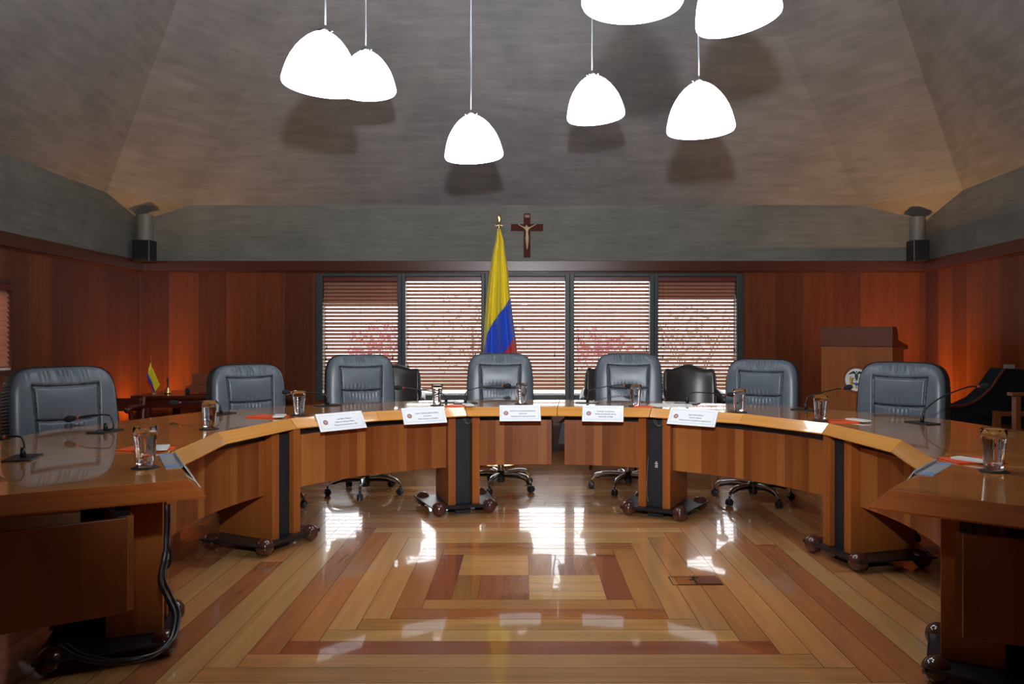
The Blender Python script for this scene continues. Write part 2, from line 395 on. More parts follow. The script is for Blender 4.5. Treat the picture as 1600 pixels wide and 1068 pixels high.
# concrete frieze bands (children of their walls)
def frieze(parent, p0, p1, cut0, cut1):
    d = (Vector(p1)-Vector(p0)); L = d.length; ang = math.atan2(d.y, d.x); mb = MB()
    poly = [(0, ZT1)]+([(0, 2.526), (cut0, ZF)] if cut0 else [(0, ZF)])+([(L-cut1, ZF), (L, 2.526)] if cut1 else [(L, ZF)])+[(L, ZT1)]
    n = len(poly); vs = [(u, 0, z) for u, z in poly]+[(u, T, z) for u, z in poly]
    mb.add(vs, [tuple(range(n))[::-1], tuple(range(n, 2*n))]+[(i, (i+1) % n, n+(i+1) % n, n+i) for i in range(n)])
    o = mb.build('concrete_frieze', 'frieze', parent)
    return o
frieze(b_, cl, cr, -3.658-cl[0], cr[0]-3.685)
frieze(l_, fl_, cl, 0, 8.4-7.657); frieze(r_, cr, fr_, 8.4-7.535, 0)
# trim rails
def rail(name, p0, p1, z0, z1, dep, m='trim'):
    d = (Vector(p1)-Vector(p0)); L = d.length; ang = math.atan2(d.y, d.x); mb = MB()
    mb.box((-.03, -dep, z0), (L+.03, -.0005, z1)); mb.box((-.03, -dep*.6, z0-.012), (L+.03, -.0005, z0-.0005))
    return struct(mb.build(name, m, grain='x', loc=(p0[0], p0[1], 0), rz=ang, bevel=.004))
rail('trim_1', cl, cr, ZT0, ZT1, .05); rail('trim_2', fl_, cl, ZT0, ZT1, .05); rail('trim_3', cr, fr_, ZT0, ZT1, .05)
rail('baseboard_back', cl, cr, .012, .06, .018); rail('baseboard_left', fl_, cl, .012, .09, .02); rail('baseboard_right', cr, fr_, .012, .09, .02)
# ceiling: concrete hip with chamfered corners
def ceiling():
    mb = MB(); s = 1.05; ZC = 5.4; t = (ZC-ZF)/s
    bl, br = (-3.658, YB, ZF), (3.685, YB, ZF); LL = (XL(7.657), 7.657, ZF); RR = (XR(7.535), 7.535, ZF)
    cL, cR = (XL(YB), YB, 2.526), (XR(YB), YB, 2.526); fL, fR = (XL(YF), YF, ZF), (XR(YF), YF, ZF)
    up = lambda p, dx, dy: (p[0]+dx*t, p[1]+dy*t, ZC)
    ubl, ubr, uL, uR = up(bl, 1, -1), up(br, -1, -1), up(LL, 1, -1), up(RR, -1, -1); ufL, ufR = up(fL, 1, 1), up(fR, -1, 1)
    V = [bl, br, LL, RR, cL, cR, fL, fR, ubl, ubr, uL, uR, ufL, ufR]
    mb.add(V, [(0, 1, 9, 8), (4, 0, 2), (2, 0, 8, 10), (1, 5, 3), (1, 3, 11, 9), (2, 10, 12, 6), (3, 7, 13, 11), (6, 12, 13, 7), (8, 9, 11, 13, 12, 10)])
    o = mb.build('ceiling', 'concrete'); struct(o)
    sm = o.modifiers.new('thick', 'SOLIDIFY'); sm.thickness = .12; sm.offset = -1
    # make sure the thickness goes outward (normals point down / in)
    me = o.data
    import bmesh
    bm = bmesh.new(); bm.from_mesh(me); bmesh.ops.recalc_face_normals(bm, faces=bm.faces)
    if sum(f.normal.z*f.calc_area() for f in bm.faces) > 0: bmesh.ops.reverse_faces(bm, faces=bm.faces)
    bm.to_mesh(me); bm.free()
ceiling()
def zceil(x, y): return min(5.4, ZF+1.05*(YB-y), ZF+1.05*(x-XL(y)), ZF+1.05*(XR(y)-x))

# windows in the back wall
PX = [(505, 622), (634, 752), (764, 883), (897, 1015), (1028, 1150)]
bx = [WX0]+[(v-XV)*K for v in (505, 622, 634, 752, 764, 883, 897, 1015, 1028, 1150)]+[WX1]
for i in range(5):
    x0 = WX0 if i == 0 else (bx[2*i]+bx[2*i+1])/2+.001; x1 = WX1 if i == 4 else (bx[2*i+2]+bx[2*i+3])/2-.001
    ix0, ix1 = bx[2*i+1], bx[2*i+2]; z0, z1 = WZ0+.06, WZ1-.035
    mb = MB(); y0, y1 = YB-.035, YB+.11
    mb.box((x0, y0, WZ0), (ix0, y1, WZ1)); mb.box((ix1, y0, WZ0), (x1, y1, WZ1)); mb.box((ix0, y0, WZ0), (ix1, y1, z0)); mb.box((ix0, y0, z1), (ix1, y1, WZ1))
    wo = struct(mb.build('window_%d' % (i+1), 'frame', bevel=.004))
    mb = MB(); mb.box((ix0, YB+.085, z0), (ix1, YB+.091, z1)); mb.build('window_pane', 'pane', wo)
# window in the left wall
mb = MB(); 
for a, b in (((0, LWZ0), (.05, LWZ1)), ((LWY1-LWY0-.05, LWZ0), (LWY1-LWY0, LWZ1)), ((.05, LWZ0), (LWY1-LWY0-.05, LWZ0+.04)), ((.05, LWZ1-.04), (LWY1-LWY0-.05, LWZ1))):
    mb.box((a[0], 0.0, a[1]), (b[0], .12, b[1]))
al = math.atan2(cl[1]-fl_[1], cl[0]-fl_[0])
w6 = struct(mb.build('window_6', 'trim', loc=(XL(LWY0), LWY0, 0), rz=al, bevel=.003))
mb = MB(); mb.box((.05, .09, LWZ0+.04), (LWY1-LWY0-.05, .096, LWZ1-.04)); mb.build('window_pane', 'pane', w6)
# daylight portals just outside the glass (no light of their own: they guide the sky light)
pt = light('sky_portal', 'AREA', ((WX0+WX1)/2, YB+.16, (WZ0+WZ1)/2), 1, rot=(-PI/2, 0, 0), shape='RECTANGLE', size=WX1-WX0, size_y=WZ1-WZ0); pt.data.cycles.is_portal = True

def blind(i, label, x0, x1, z0, z1, tilt, y=YB+.025, depth=.05, pitch=.0397, tassels=(), loc=None, rz=0, cordx=(.13, .5, .87)):
    W = x1-x0
    r = thing('venetian_blind', label, 'blind', loc or (x0, y, z0), rz)
    r['group'] = 'wooden venetian blinds'
    Hh = z1-z0
    mb = MB(); mb.box((0, -.035, Hh-.05), (W, .03, Hh)); mb.build('headrail', 'valance', r, grain='x', bevel=.003)
    mb = MB(); z = Hh-.075; t = R2(tilt)
    while z > .035:
        M = Matrix.Translation((0, 0, z))@Matrix.Rotation(t, 4, 'X')
        mb.box((.001, -depth/2, -.0015), (W-.001, depth/2, .0015), M=M); z -= pitch
    mb.build('slats', 'slat', r, grain='x')
    mb = MB(); mb.box((.006, -.025, .002), (W-.006, .02, .016)); mb.build('bottom_rail', 'whiterail', r, grain='x')
    for c in cordx:
        mb = MB(); mb.tube([(W*c, -.028, .01), (W*c, -.028, Hh-.04)], .0013, 6); mb.build('cord', 'whitecord', r)
    for (tx, tz) in tassels:
        mb = MB(); mb.tube([(tx*W, -.034, tz-z0), (tx*W, -.034, Hh-.04)], .0009, 5)
        mb.lathe([(.001, .045), (.006, .03), (.009, .002), (.001, 0)], 10, M=Matrix.Translation((tx*W, -.034, tz-z0-.03))); mb.build('pull_tassel', 'black', r)
    return r
tas = [((.05, 541), (.04, 559), (.93, 557)), ((.04, 534), (.03, 570), (.93, 553)), ((.86, 553), ), ((.06, 529), (.04, 575), (.96, 544)), ((.07, 537), (.06, 555), (.98, 545))]
bl_lab = ['wooden venetian blind at the left end of the window row, dark at its top', 'wooden venetian blind right of the one with a dark top at the row’s left end',
          'wooden venetian blind half covered by the tall flag, in the middle of the row', 'wooden venetian blind directly right of the middle one behind the flag', 'wooden venetian blind at the right end of the window row, dark at its top']
for i in range(5):
    blind(i, bl_lab[i], bx[2*i+1]+.001, bx[2*i+2]-.001, WZ0+.062, WZ1-.037, 38, tassels=[(a, zz(b, YB)) for a, b in tas[i]])
rb = blind(5, 'wooden venetian blind on the left side wall, cut by the picture edge', 0, LWY1-LWY0-.11, LWZ0+.042, LWZ1-.042, 62, loc=(XL(LWY0+.055), LWY0+.055, LWZ0+.042), rz=al)
rb.location.x -= .03
# outside: eaves, lawn, bushes
for nm, xa, xb, zb in (('eave_beam', -2.6, -1.41, 1.64), ('eave_beam', 1.47, 2.7, 1.69)):
    mb = MB(); mb.box((xa, 8.72, zb), (xb, 9.1, 2.3)); mb.build(nm, 'eave')['kind'] = 'structure'
mb = MB(); mb.box((-14, 8.6, -.5), (14, 30, -.3)); struct(mb.build('ground', 'lawn'))
def bush(x, y, z, rx, rz_, n, m, label, name='flowering_bush'):
    rng = random.Random(int(x*100)+5); r = thing(name, label, 'bush', (x, y, -.3))
    mb = MB()
    for k in range(n):
        a, b = rng.uniform(0, 2*PI), math.acos(rng.uniform(-1, 1)); q = rng.random()**.4
        c = Vector((rx*q*math.sin(b)*math.cos(a), rx*.6*q*math.sin(b)*math.sin(a), z+.3+rz_*q*math.cos(b)))
        e = Matrix.Rotation(rng.uniform(0, 6), 4, 'Z')@Matrix.Rotation(rng.uniform(0, 3), 4, 'X'); s = rng.uniform(.025, .05)
        mb.add([c+(e@Vector(p))*s for p in ((-1, -.5, 0), (0, -1, .1), (1, 0, 0), (0, 1, .1))], [(0, 1, 2, 3)])
    mb.build('leaves', m, r)
    mb = MB()
    for k in range(7):
        a = rng.uniform(0, 2*PI); mb.tube([(0, 0, 0), (.2*rx*math.cos(a), .1*math.sin(a), (z+.3)*.6), (.75*rx*math.cos(a), .3*rx*math.sin(a), z+.3+rz_*.4)], [.02, .006], 6, smooth=4)
    mb.build('branches', 'bark', r)
bush(-2.6, 13.5, 1.05, .6, .5, 500, 'leaf_pink', 'pink blossoming bush seen hazily through the leftmost blind')
bush(1.3, 13.2, 1.05, .7, .4, 500, 'leaf_pink', 'pink blossoming bush seen hazily through the blind right of the flag')
bush(-1.0, 15.0, 1.25, 1.0, .95, 600, 'leaf_green', 'green shrub seen hazily through the blind left of the flag', 'garden_shrub')
bush(3.2, 14.5, 1.15, 1.0, .8, 600, 'leaf_green', 'green shrub seen hazily through the rightmost blind', 'garden_shrub')

# ------------------------------------------------------------------ conference table ring
HT = .765; DB = .055; PR = .05; CX, CY = .109, 3.80
LIP = [Vector((x, y)) for x, y in ((-1.187, 2.699), (-1.54, 3.331), (-1.612, 4.009), (-1.433, 4.674), (-.996, 5.116), (-.421, 5.405), (.232, 5.434), (.885, 5.339), (1.418, 4.95), (1.758, 4.414), (1.833, 3.716), (1.665, 3.072), (1.201, 2.521))]
cen = Vector((CX, CY))
ROUT = [2.72, 2.70, 2.68, 2.60, 2.44, 2.30, 2.22, 2.30, 2.44, 2.58, 2.62, 2.70, 2.72]
OUT = [cen+(p-cen).normalized()*r for p, r in zip(LIP, ROUT)]
def pang(p): return math.atan2(p[1]-CY, p[0]-CX)
JA = {i: pang(LIP[i]) for i in range(13)}
JA.update({1: math.radians(200), 3: math.radians(153.1), 7: math.radians(62.6), 9: math.radians(17.0), 11: math.radians(-29.5)})
def section(idx, label, closed0=True, closed1=True, end=None, glow=None):
    """idx: lip vertex indices (counter clockwise seen from above goes with falling index). end: outer point of a free end edge"""
    ip = [LIP[i].copy() for i in idx]; op = [OUT[i].copy() for i in idx]
    if end is not None:
        k, pt = end
        if k == 0: op[0] = Vector(pt)
        else: op[-1] = Vector(pt)
    g = .0022
    def shrink(a, b, c, dd):   # move joint edge a-c into the section
        t = (b-a).normalized()*g; return a+t, c+t
    ip[0], op[0] = ip[0]+(ip[1]-ip[0]).normalized()*g, op[0]+(op[1]-op[0]).normalized()*g
    ip[-1], op[-1] = ip[-1]+(ip[-2]-ip[-1]).normalized()*g, op[-1]+(op[-2]-op[-1]).normalized()*g
    mid = sum(ip+op, Vector((0, 0)))/(2*len(ip)); ra = math.atan2(mid.y-CY, mid.x-CX)
    rz = ra-PI/2
    r = thing('conference_table', label, 'table', (mid.x, mid.y, 0), rz); r['group'] = 'ring of conference table sections'
    Mi = (Matrix.Translation((mid.x, mid.y, 0))@Matrix.Rotation(rz, 4, 'Z')).inverted()
    def L(p, z): return Mi@Vector((p[0], p[1], z))
    # top slab
    mb = MB(); poly = [L(p, 0).to_2d() for p in ip]+[L(p, 0).to_2d() for p in reversed(op)]
    mb.prism([tuple(p) for p in poly], HT-DB, HT); mb.build('tabletop', 'top', r, grain='y', bevel=.0015)
    # bevelled edge band, one mitred strip per edge
    edges = [(ip[i], ip[i+1]) for i in range(len(ip)-1)]
    def nrm(a, b, towards):
        d = (b-a).normalized(); n = Vector((-d.y, d.x)); 
        return n if n.dot(towards-(a+b)/2) > 0 else -n
    allp = list(ip); free = []
    if end is not None:
        if end[0] == 0: allp = [op[0]]+allp; free = [0]
        else: allp = allp+[op[-1]]; free = [len(allp)-2]
    ns_ = []
    for i in range(len(allp)-1):
        tow = cen if i not in free else (allp[i]+allp[i+1])/2+((allp[i]+allp[i+1])/2-mid)
        ns_.append(nrm(allp[i], allp[i+1], tow))
    offs = []
    for i in range(len(allp)):
        if i == 0: o = ns_[0]
        elif i == len(allp)-1: o = ns_[-1]
        else:
            o = (ns_[i-1]+ns_[i]); o = o/(o.dot(ns_[i]))
        offs.append(o*PR)
    # ends at plain joints: keep the mitre radial
    if not (end is not None and end[0] == 0): offs[0] = (cen-allp[0]).normalized()*PR
    if not (end is not None and end[0] == 1): offs[-1] = (cen-allp[-1]).normalized()*PR
    for i in range(len(allp)-1):
        a, b, oa, ob = allp[i], allp[i+1], offs[i], offs[i+1]; e = (b-a).normalized()*.0006
        sec = lambda p, o, s: [L(p+s*e, HT-.0003), L(p+o+s*e, HT-DB), L(p+o+s*e, HT-DB-.006), L(p-o*.2+s*e, HT-DB-.006)]
        mb = MB(); mb.loft([sec(a, oa, 1), sec(b, ob, -1)])
        d = (L(b, 0)-L(a, 0)).normalized()
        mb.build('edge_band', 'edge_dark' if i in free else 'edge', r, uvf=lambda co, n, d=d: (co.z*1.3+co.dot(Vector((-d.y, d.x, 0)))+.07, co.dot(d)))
    # pedestal boards next to each pillared joint
    a0, a1 = pang(ip[0]), pang(ip[-1])
    def board(ja, side, r0=1.722, r1=2.16):
        rad = Vector((math.cos(ja), math.sin(ja))); tan = Vector((-math.sin(ja), math.cos(ja)))*side
        ps = [cen+rad*rr+tan*tt for rr, tt in ((r0, .06), (r0, .115), (r1, .115), (r1, .06))]
        mb = MB(); ang = ja-rz
        Ml = Matrix.Translation(L(cen, 0))@Matrix.Rotation(ang, 4, 'Z')
        mb.box((r0, min(.06*side, .115*side), .0695), (r1, max(.06*side, .115*side), HT-DB-.0065))
        o = mb.build('pedestal_board', 'board', r, grain='z', bevel=.003); o.matrix_local = Ml
    ex0 = ex1 = 0
    bl_ = 2.16 if end is None else 1.93
    if closed0: board(JA[idx[0]], -1, r1=bl_)
    if closed1: board(JA[idx[-1]], 1, r1=bl_)
    # curved modesty panel
    RP = 1.785 if end is None else 1.865; th = .02 if end is None else .045
    ea0 = (.118/RP) if closed0 else .025; ea1 = (.118/RP) if closed1 else .025
    if end is not None:
        if end[0] == 0: ea0 = .03
        else: ea1 = .03
    if closed0: a0 = JA[idx[0]]
    if closed1: a1 = JA[idx[-1]]
    if a1 > a0+.01: a1 -= 2*PI
    if a0-a1 > 2*PI: a1 += 2*PI
    A0, A1 = a0-ea0, a1+ea1
    nseg = 22; rings = []; mb = MB(); uvs = []
    for k in range(nseg+1):
        a = A0+(A1-A0)*k/nseg; c, s = math.cos(a), math.sin(a)
        pi_, po = (CX+RP*c, CY+RP*s), (CX+(RP+th)*c, CY+(RP+th)*s)
        rings.append([L(pi_, .33), L(pi_, .655), L(po, .655), L(po, .33)])
    mb.loft(rings)
    Lc = L(cen, 0)
    mb.build('modesty_panel', 'panel', r, uvf=lambda co, n: (math.atan2(co.x-Lc.x, co.y-Lc.y)*RP+20, co.z), smooth=30)
    # black steel rail hidden between panel and top
    mb = MB(); rings = []
    for k in range(nseg+1):
        a = A0+(A1-A0)*k/nseg; c, s = math.cos(a), math.sin(a)
        rings.append([L((CX+(RP+.012)*c, CY+(RP+.012)*s), .6552), L((CX+(RP+.012)*c, CY+(RP+.012)*s), HT-DB-.0002), L((CX+(RP+.06)*c, CY+(RP+.06)*s), HT-DB-.0002), L((CX+(RP+.06)*c, CY+(RP+.06)*s), .6552)])
    mb.loft(rings); mb.build('under_rail', 'blackmetal', r)
    return r, L, rz
secs = []
P0, PR0 = (-2.45, 2.02), (2.15, 1.75)
secA = section([0, 1], 'conference table end section at the left picture edge, nearest the camera', False, True, end=(0, P0))
section([1, 2, 3], 'conference table section in front of the large chair at the left, two mitred edges')
section([3, 4, 5], 'conference table section left of centre carrying two white nameplates')
section([5, 6], 'short conference table section in the middle, in front of the flag', True, False)
section([6, 7], 'short conference table section just right of the dangling black cables', False, True)
section([7, 8, 9], 'conference table section right of centre, in front of the dark armchair by the window')
section([9, 10, 11], 'conference table section at the right, in front of the podium')
secH = section([11, 12], 'conference table end section at the right picture edge, nearest the camera', True, False, end=(1, PR0))
# end panels under the two free ends
def end_panel(sec, a, b, label=None, slope=0, block=None):
    r, L, rz = sec; a, b = Vector(a), Vector(b); d = (b-a).normalized(); n = Vector((-d.y, d.x))
    if n.y < 0: n = -n
    Mw = Matrix.Translation((a.x, a.y, 0))@Matrix.Rotation(math.atan2(d.y, d.x), 4, 'Z')
    mb = MB(); ll = (b-a).length; s = 1 if Vector((-d.y, d.x)).dot(n) > 0 else -1
    mb.box((0, 0 if s > 0 else -.02, .33), (ll, .02 if s > 0 else 0, .655))
    o = mb.build('end_panel', 'panel', r, bevel=.003, uvf=lambda co, nn: (co.x*.45+co.y, co.z)); o.matrix_local = r.matrix_basis.inverted() @ Mw
    o.matrix_local = (Matrix.Translation(r.location)@Matrix.Rotation(rz, 4, 'Z')).inverted()@Mw
    if block:
        mb = MB(); mb.box((block[0], .004 if s > 0 else -.06, .6551), (block[1], .06 if s > 0 else -.004, HT-DB-.0003))
        o = mb.build('support_block', 'creamwood', r, grain='x'); o.matrix_local = (Matrix.Translation(r.location)@Matrix.Rotation(rz, 4, 'Z')).inverted()@Mw
end_panel(secA, (-1.35, 2.60), (-2.25, 2.03), block=(.14, .9))
end_panel(secH, (1.365, 2.38), (2.1, 2.10))

# plinths under the joints
def plinth(i, label, sticker=False, loop=None, backballs=True):
    ja = JA[i]; p = cen+Vector((math.cos(ja), math.sin(ja)))*1.885
    r = thing('wheeled_plinth', label, 'plinth', (p.x, p.y, 0), ja-PI/2); r['group'] = 'black plinths on wooden balls under the table joints'
    mb = MB(); poly = [(-.235, -.205), (.235, -.205), (.285, .26), (-.285, .26)]
    mb.prism(poly, .060, .069); mb.prism([(-.235, -.209), (.235, -.209), (.235, -.205), (-.235, -.205)], .052, .073); mb.build('steel_plate', 'blackmetal', r)
    mb = MB(); mb.box((-.055, -.13, .0008), (.055, .12, .0598)); mb.build('under_block', 'tower', r)
    for x, y in ((-.185, -.175), (.185, -.175), (-.225, .215), (.225, .215)):
        mb = MB(); mb.sphere((x, y, .0515), .051, 28); mb.build('ball_foot', 'ball', r, smooth=True)
    mb = MB(); mb.box((-.052, -.135, .0695), (.052, .2, HT-DB-.03)); mb.build('cable_housing', 'tower', r, bevel=.003)
    if sticker:
        mb = MB()
        for x, z, w_, h_ in ((-.006, .385, .012, .004), (-.010, .372, .012, .008), (.002, .372, .008, .008), (-.008, .360, .018, .006), (-.010, .349, .010, .006), (.003, .347, .006, .008)):
            mb.box((x+.008, -.1364, z), (x+.008+w_, -.1352, z+h_))
        mb.build('sticker', 'paper', r)
    if loop:
        mb = MB(); mb.tube([(-.01, -.14, .70), (.0, -.155, .665), (.03, -.16, .64), (.055, -.155, .66), (.05, -.14, .70)], .0022, 6, smooth=6)
        mb.tube([(.0, -.14, .70), (.02, -.15, .65), (.04, -.15, .645)], .0022, 6, smooth=6); mb.build('cable_loop', 'greycable', r, smooth=True)
    if sticker:
        mb = MB(); mb.tube([(-.05, -.14, .42), (-.056, -.145, .30), (-.058, -.15, .18), (-.045, -.15, .10)], .0025, 6, smooth=5); mb.build('white_wire', 'greycable', r, smooth=True)
plinth(1, 'black plinth on brown balls nearest the camera at the left')
plinth(3, 'black plinth on brown balls in front of the chair by the little flag')
plinth(5, 'black plinth on brown balls left of the middle table section', loop=True)
plinth(7, 'black plinth on brown balls with a small white sticker on its casing', sticker=True, loop=True)
plinth(9, 'black plinth on brown balls under the table joint in front of the podium')
plinth(11, 'black plinth on brown balls nearest the camera at the right')

# ------------------------------------------------------------------ executive chairs
def squircle(a, b, n=5.0):
    m = max(abs(a), abs(b))
    if m < 1e-9: return 0, 0
    k = m/((abs(a)**n+abs(b)**n)**(1/n)); return a*k, b*k
def make_exec(label, loc, rz):
    r = thing('office_chair', label, 'chair', loc, rz); r['group'] = 'charcoal leather office chairs round the table'
    # backrest: front toward -y. local z 0..1 over height
    hw, hh, zc = .285, .335, .775; yb = .25; lean = R2(7)
    NA, NB = 110, 124
    def gro(x, c, s): return math.exp(-((x-c)/s)**2)
    def surf(front):
        rows = []
        for j in range(NB+1):
            b = -1+2*j/NB; row = []
            for i in range(NA+1):
                a = -1+2*i/NA; x, z = squircle(a, b, 5.2)
                rho = max(abs(a), abs(b)); th = (.058 if front else .05)*max(0, 1-rho**7)**.5
                X = x*hw*(1-.10*max(0, -z)**1.5-.03*max(0, z)); Z = z*hh
                y = -th if front else th
                if front:
                    u, v = X, Z-hh         # v: distance below top (negative)
                    pw = .172*(1-.12*max(0, (-v-.1))/.5)
                    inb = 1 if -.63 < v < -.10 else 0
                    g_ = 0
                    if inb: g_ = max(g_, gro(abs(u), pw, .0075))
                    if abs(u) < pw+.006: g_ = max(g_, gro(v, -.108-.006*(1-(u/pw)**2), .0075), gro(v, -.30-.008*(1-(u/pw)**2), .0085))
                    y += .015*g_; sm[(i, j)] = g_
                    y -= .010*max(0, 1-(u/pw)**2)*max(0, 1-((v+.2)/.1)**2) if abs(u) < pw else 0
                    wr = gro(v, -.045, .035)*gro(u, .0, .13)
                    y += .0058*wr*math.sin(u*190+math.sin(u*60)*2+v*25)
                    y += .0028*gro(v, -.33, .03)*gro(u, .02, .1)*math.sin(u*230)
                    y += .0028*gro(v, -.275, .02)*gro(u, -.02, .09)*math.sin(u*200+1)
                    y += -.018*(u/hw)**2*1.2
                row.append(Vector((X, y, Z)))
            rows.append(row)
        return rows
    sm = {}
    fr_ = surf(True); bk = surf(False); n = NA+1
    T_ = Matrix.Translation((0, yb, zc))@Matrix.Rotation(-lean, 4, 'X')
    mb = MB(); fs = [(j*n+i, j*n+i+1, (j+1)*n+i+1, (j+1)*n+i) for j in range(NB) for i in range(NA)]
    mb.add([p for row in fr_ for p in row], fs, 0, T_)
    for k, f in enumerate(fs):
        if sm.get((k % NA, k//NA), 0) > .72: mb.m[k] = 1
    mb.build('backrest', ['leather', 'leather_seam'], r, smooth=True)
    # border strip with ruffles and back shell
    mb = MB()
    ring = [(-1+2*i/NA, -1) for i in range(NA)]+[(1, -1+2*j/NB) for j in range(NB)]+[(1-2*i/NA, 1) for i in range(NA)]+[(-1, 1-2*j/NB) for j in range(NB)]
    def xz(a, b):
        x, z = squircle(a, b, 5.2); return x*hw*(1-.10*max(0, -z)**1.5-.03*max(0, z)), z*hh
    rings = []
    for t, (yy, s) in enumerate(((-.017*1.0, 1.0), (0.0, 1.012), (.02, 1.004), (.045, 1.006), (.066, 1.004), (.08, .985))):
        rr = []
        for k, (a, b) in enumerate(ring):
            x, z = xz(a, b); ruf = .004*math.sin(k*1.9) if 1 <= t <= 4 else 0
            yo = yy+(-.0216*(x/hw)**2 if t == 0 else 0)
            rr.append(Vector((x*(s)+ruf*(x/hw), yo, z*s+ruf*(z/hh))))
        rings.append(rr)
    mb.loft(rings, 0, T_, True, False); 
    mb.add([Vector((p.x*.985, p.y+.08, p.z*.985)) for row in bk for p in row], [tuple(reversed(f)) for f in fs], 0, T_)
    mb.build('back_shell', 'leather_side', r, smooth=True)
    # seat
    mb = MB(); rings = []
    for z, s in ((.40, .9), (.41, .98), (.44, 1.0), (.475, 1.0), (.497, .96), (.507, .85), (.510, .5)):
        rings.append([(p[0]*s, p[1]*s-.02, z) for p in rounded(.26, .25, .09, 6)])
    mb.loft(rings); mb.build('seat', 'leather', r, smooth=True)
    mb = MB(); mb.box((-.035, -.05, .372), (.035, .27, .398)); mb.tube([(0, .25, .385), (0, .345, .42), (0, .35, .62)], .018, 8, smooth=4); mb.build('seat_bracket', 'black', r)
    mb = MB(); mb.lathe([(.028, .10), (.028, .24), (.02, .245), (.02, .40)], 20, caps=True); mb.build('gas_column', 'chrome', r, smooth=35)
    mb = MB(); mb.lathe([(.001, .055), (.03, .056), (.036, .075), (.036, .145), (.03, .15), (.001, .151)], 20); mb.build('hub', 'black', r, smooth=35)
    for k in range(5):
        a = 2*PI*k/5+PI/2+.3; c, s = math.cos(a), math.sin(a); rp = lambda rr, z, t=0: (rr*c-t*s, rr*s+t*c, z)
        mb = MB()
        mb.tube([rp(.03, .128), rp(.12, .135), rp(.21, .132), rp(.27, .115), rp(.30, .075)], [.014, .012], 10, smooth=6)
        lg = mb.build('leg', 'chrome', r, smooth=True)
        mb = MB(); mb.tube([rp(.03, .108), rp(.12, .112), rp(.2, .108), rp(.26, .09)], [.014, .008], 8, smooth=4); mb.build('leg_underside', 'black', lg, smooth=True)
        mb = MB()
        for t in (-.014, .014):
            Mw = Matrix.Translation(rp(.30, .027, t))@Matrix.Rotation(a, 4, 'Z')@Matrix.Rotation(PI/2, 4, 'X')
            mb.lathe([(.001, -.008), (.02, -.008), (.026, -.005), (.026, .005), (.02, .008), (.001, .008)], 18, M=Mw)
        mb.tube([rp(.30, .03), rp(.30, .09)], .008, 8); mb.lathe([(.001, .0), (.02, 0), (.018, .012), (.001, .014)], 14, M=Matrix.Translation(rp(.30, .045)))
        mb.build('caster', 'black', r, smooth=35)
    return r
def chair_place(cx, d, rz, top, label, first=None):
    """cx: picture column of the backrest centre at depth d"""
    X = (cx-XV)*d/F; a = R2(rz); off = .25
    loc = (X+off*math.sin(a), d-off*math.cos(a), 0)
    return loc, a, top
CH = [(100, 4.30, 54, 1.095, 'charcoal leather office chair at the left edge, the largest in view'),
      (388, 5.80, 42, 1.050, 'charcoal leather office chair nearest the little flag and bell'),
      (563, 6.40, 22, 1.108, 'charcoal leather office chair overlapping a dark armchair below the leftmost blind'),
      (781.5, 6.60, 3, 1.114, 'charcoal leather office chair directly below the tall flag'),
      (982, 6.55, -9, 1.115, 'charcoal leather office chair directly right of the flag one, wholly in front of blinds'),
      (1190, 6.10, -32, 1.08, 'charcoal leather office chair between the wavy-topped armchair and the podium'),
      (1408, 5.17, -46, 1.089, 'charcoal leather office chair overlapping the podium emblem')]
proto = None
for cx_, d_, rz_, top_, lab_ in CH:
    loc, a, tp = chair_place(cx_, d_, rz_, top_, lab_)
    if proto is None: proto = make_exec(lab_, loc, a); o = proto
    else: o = dup(proto, loc, a, lab_)
    o.scale = (1, 1, tp/1.108)

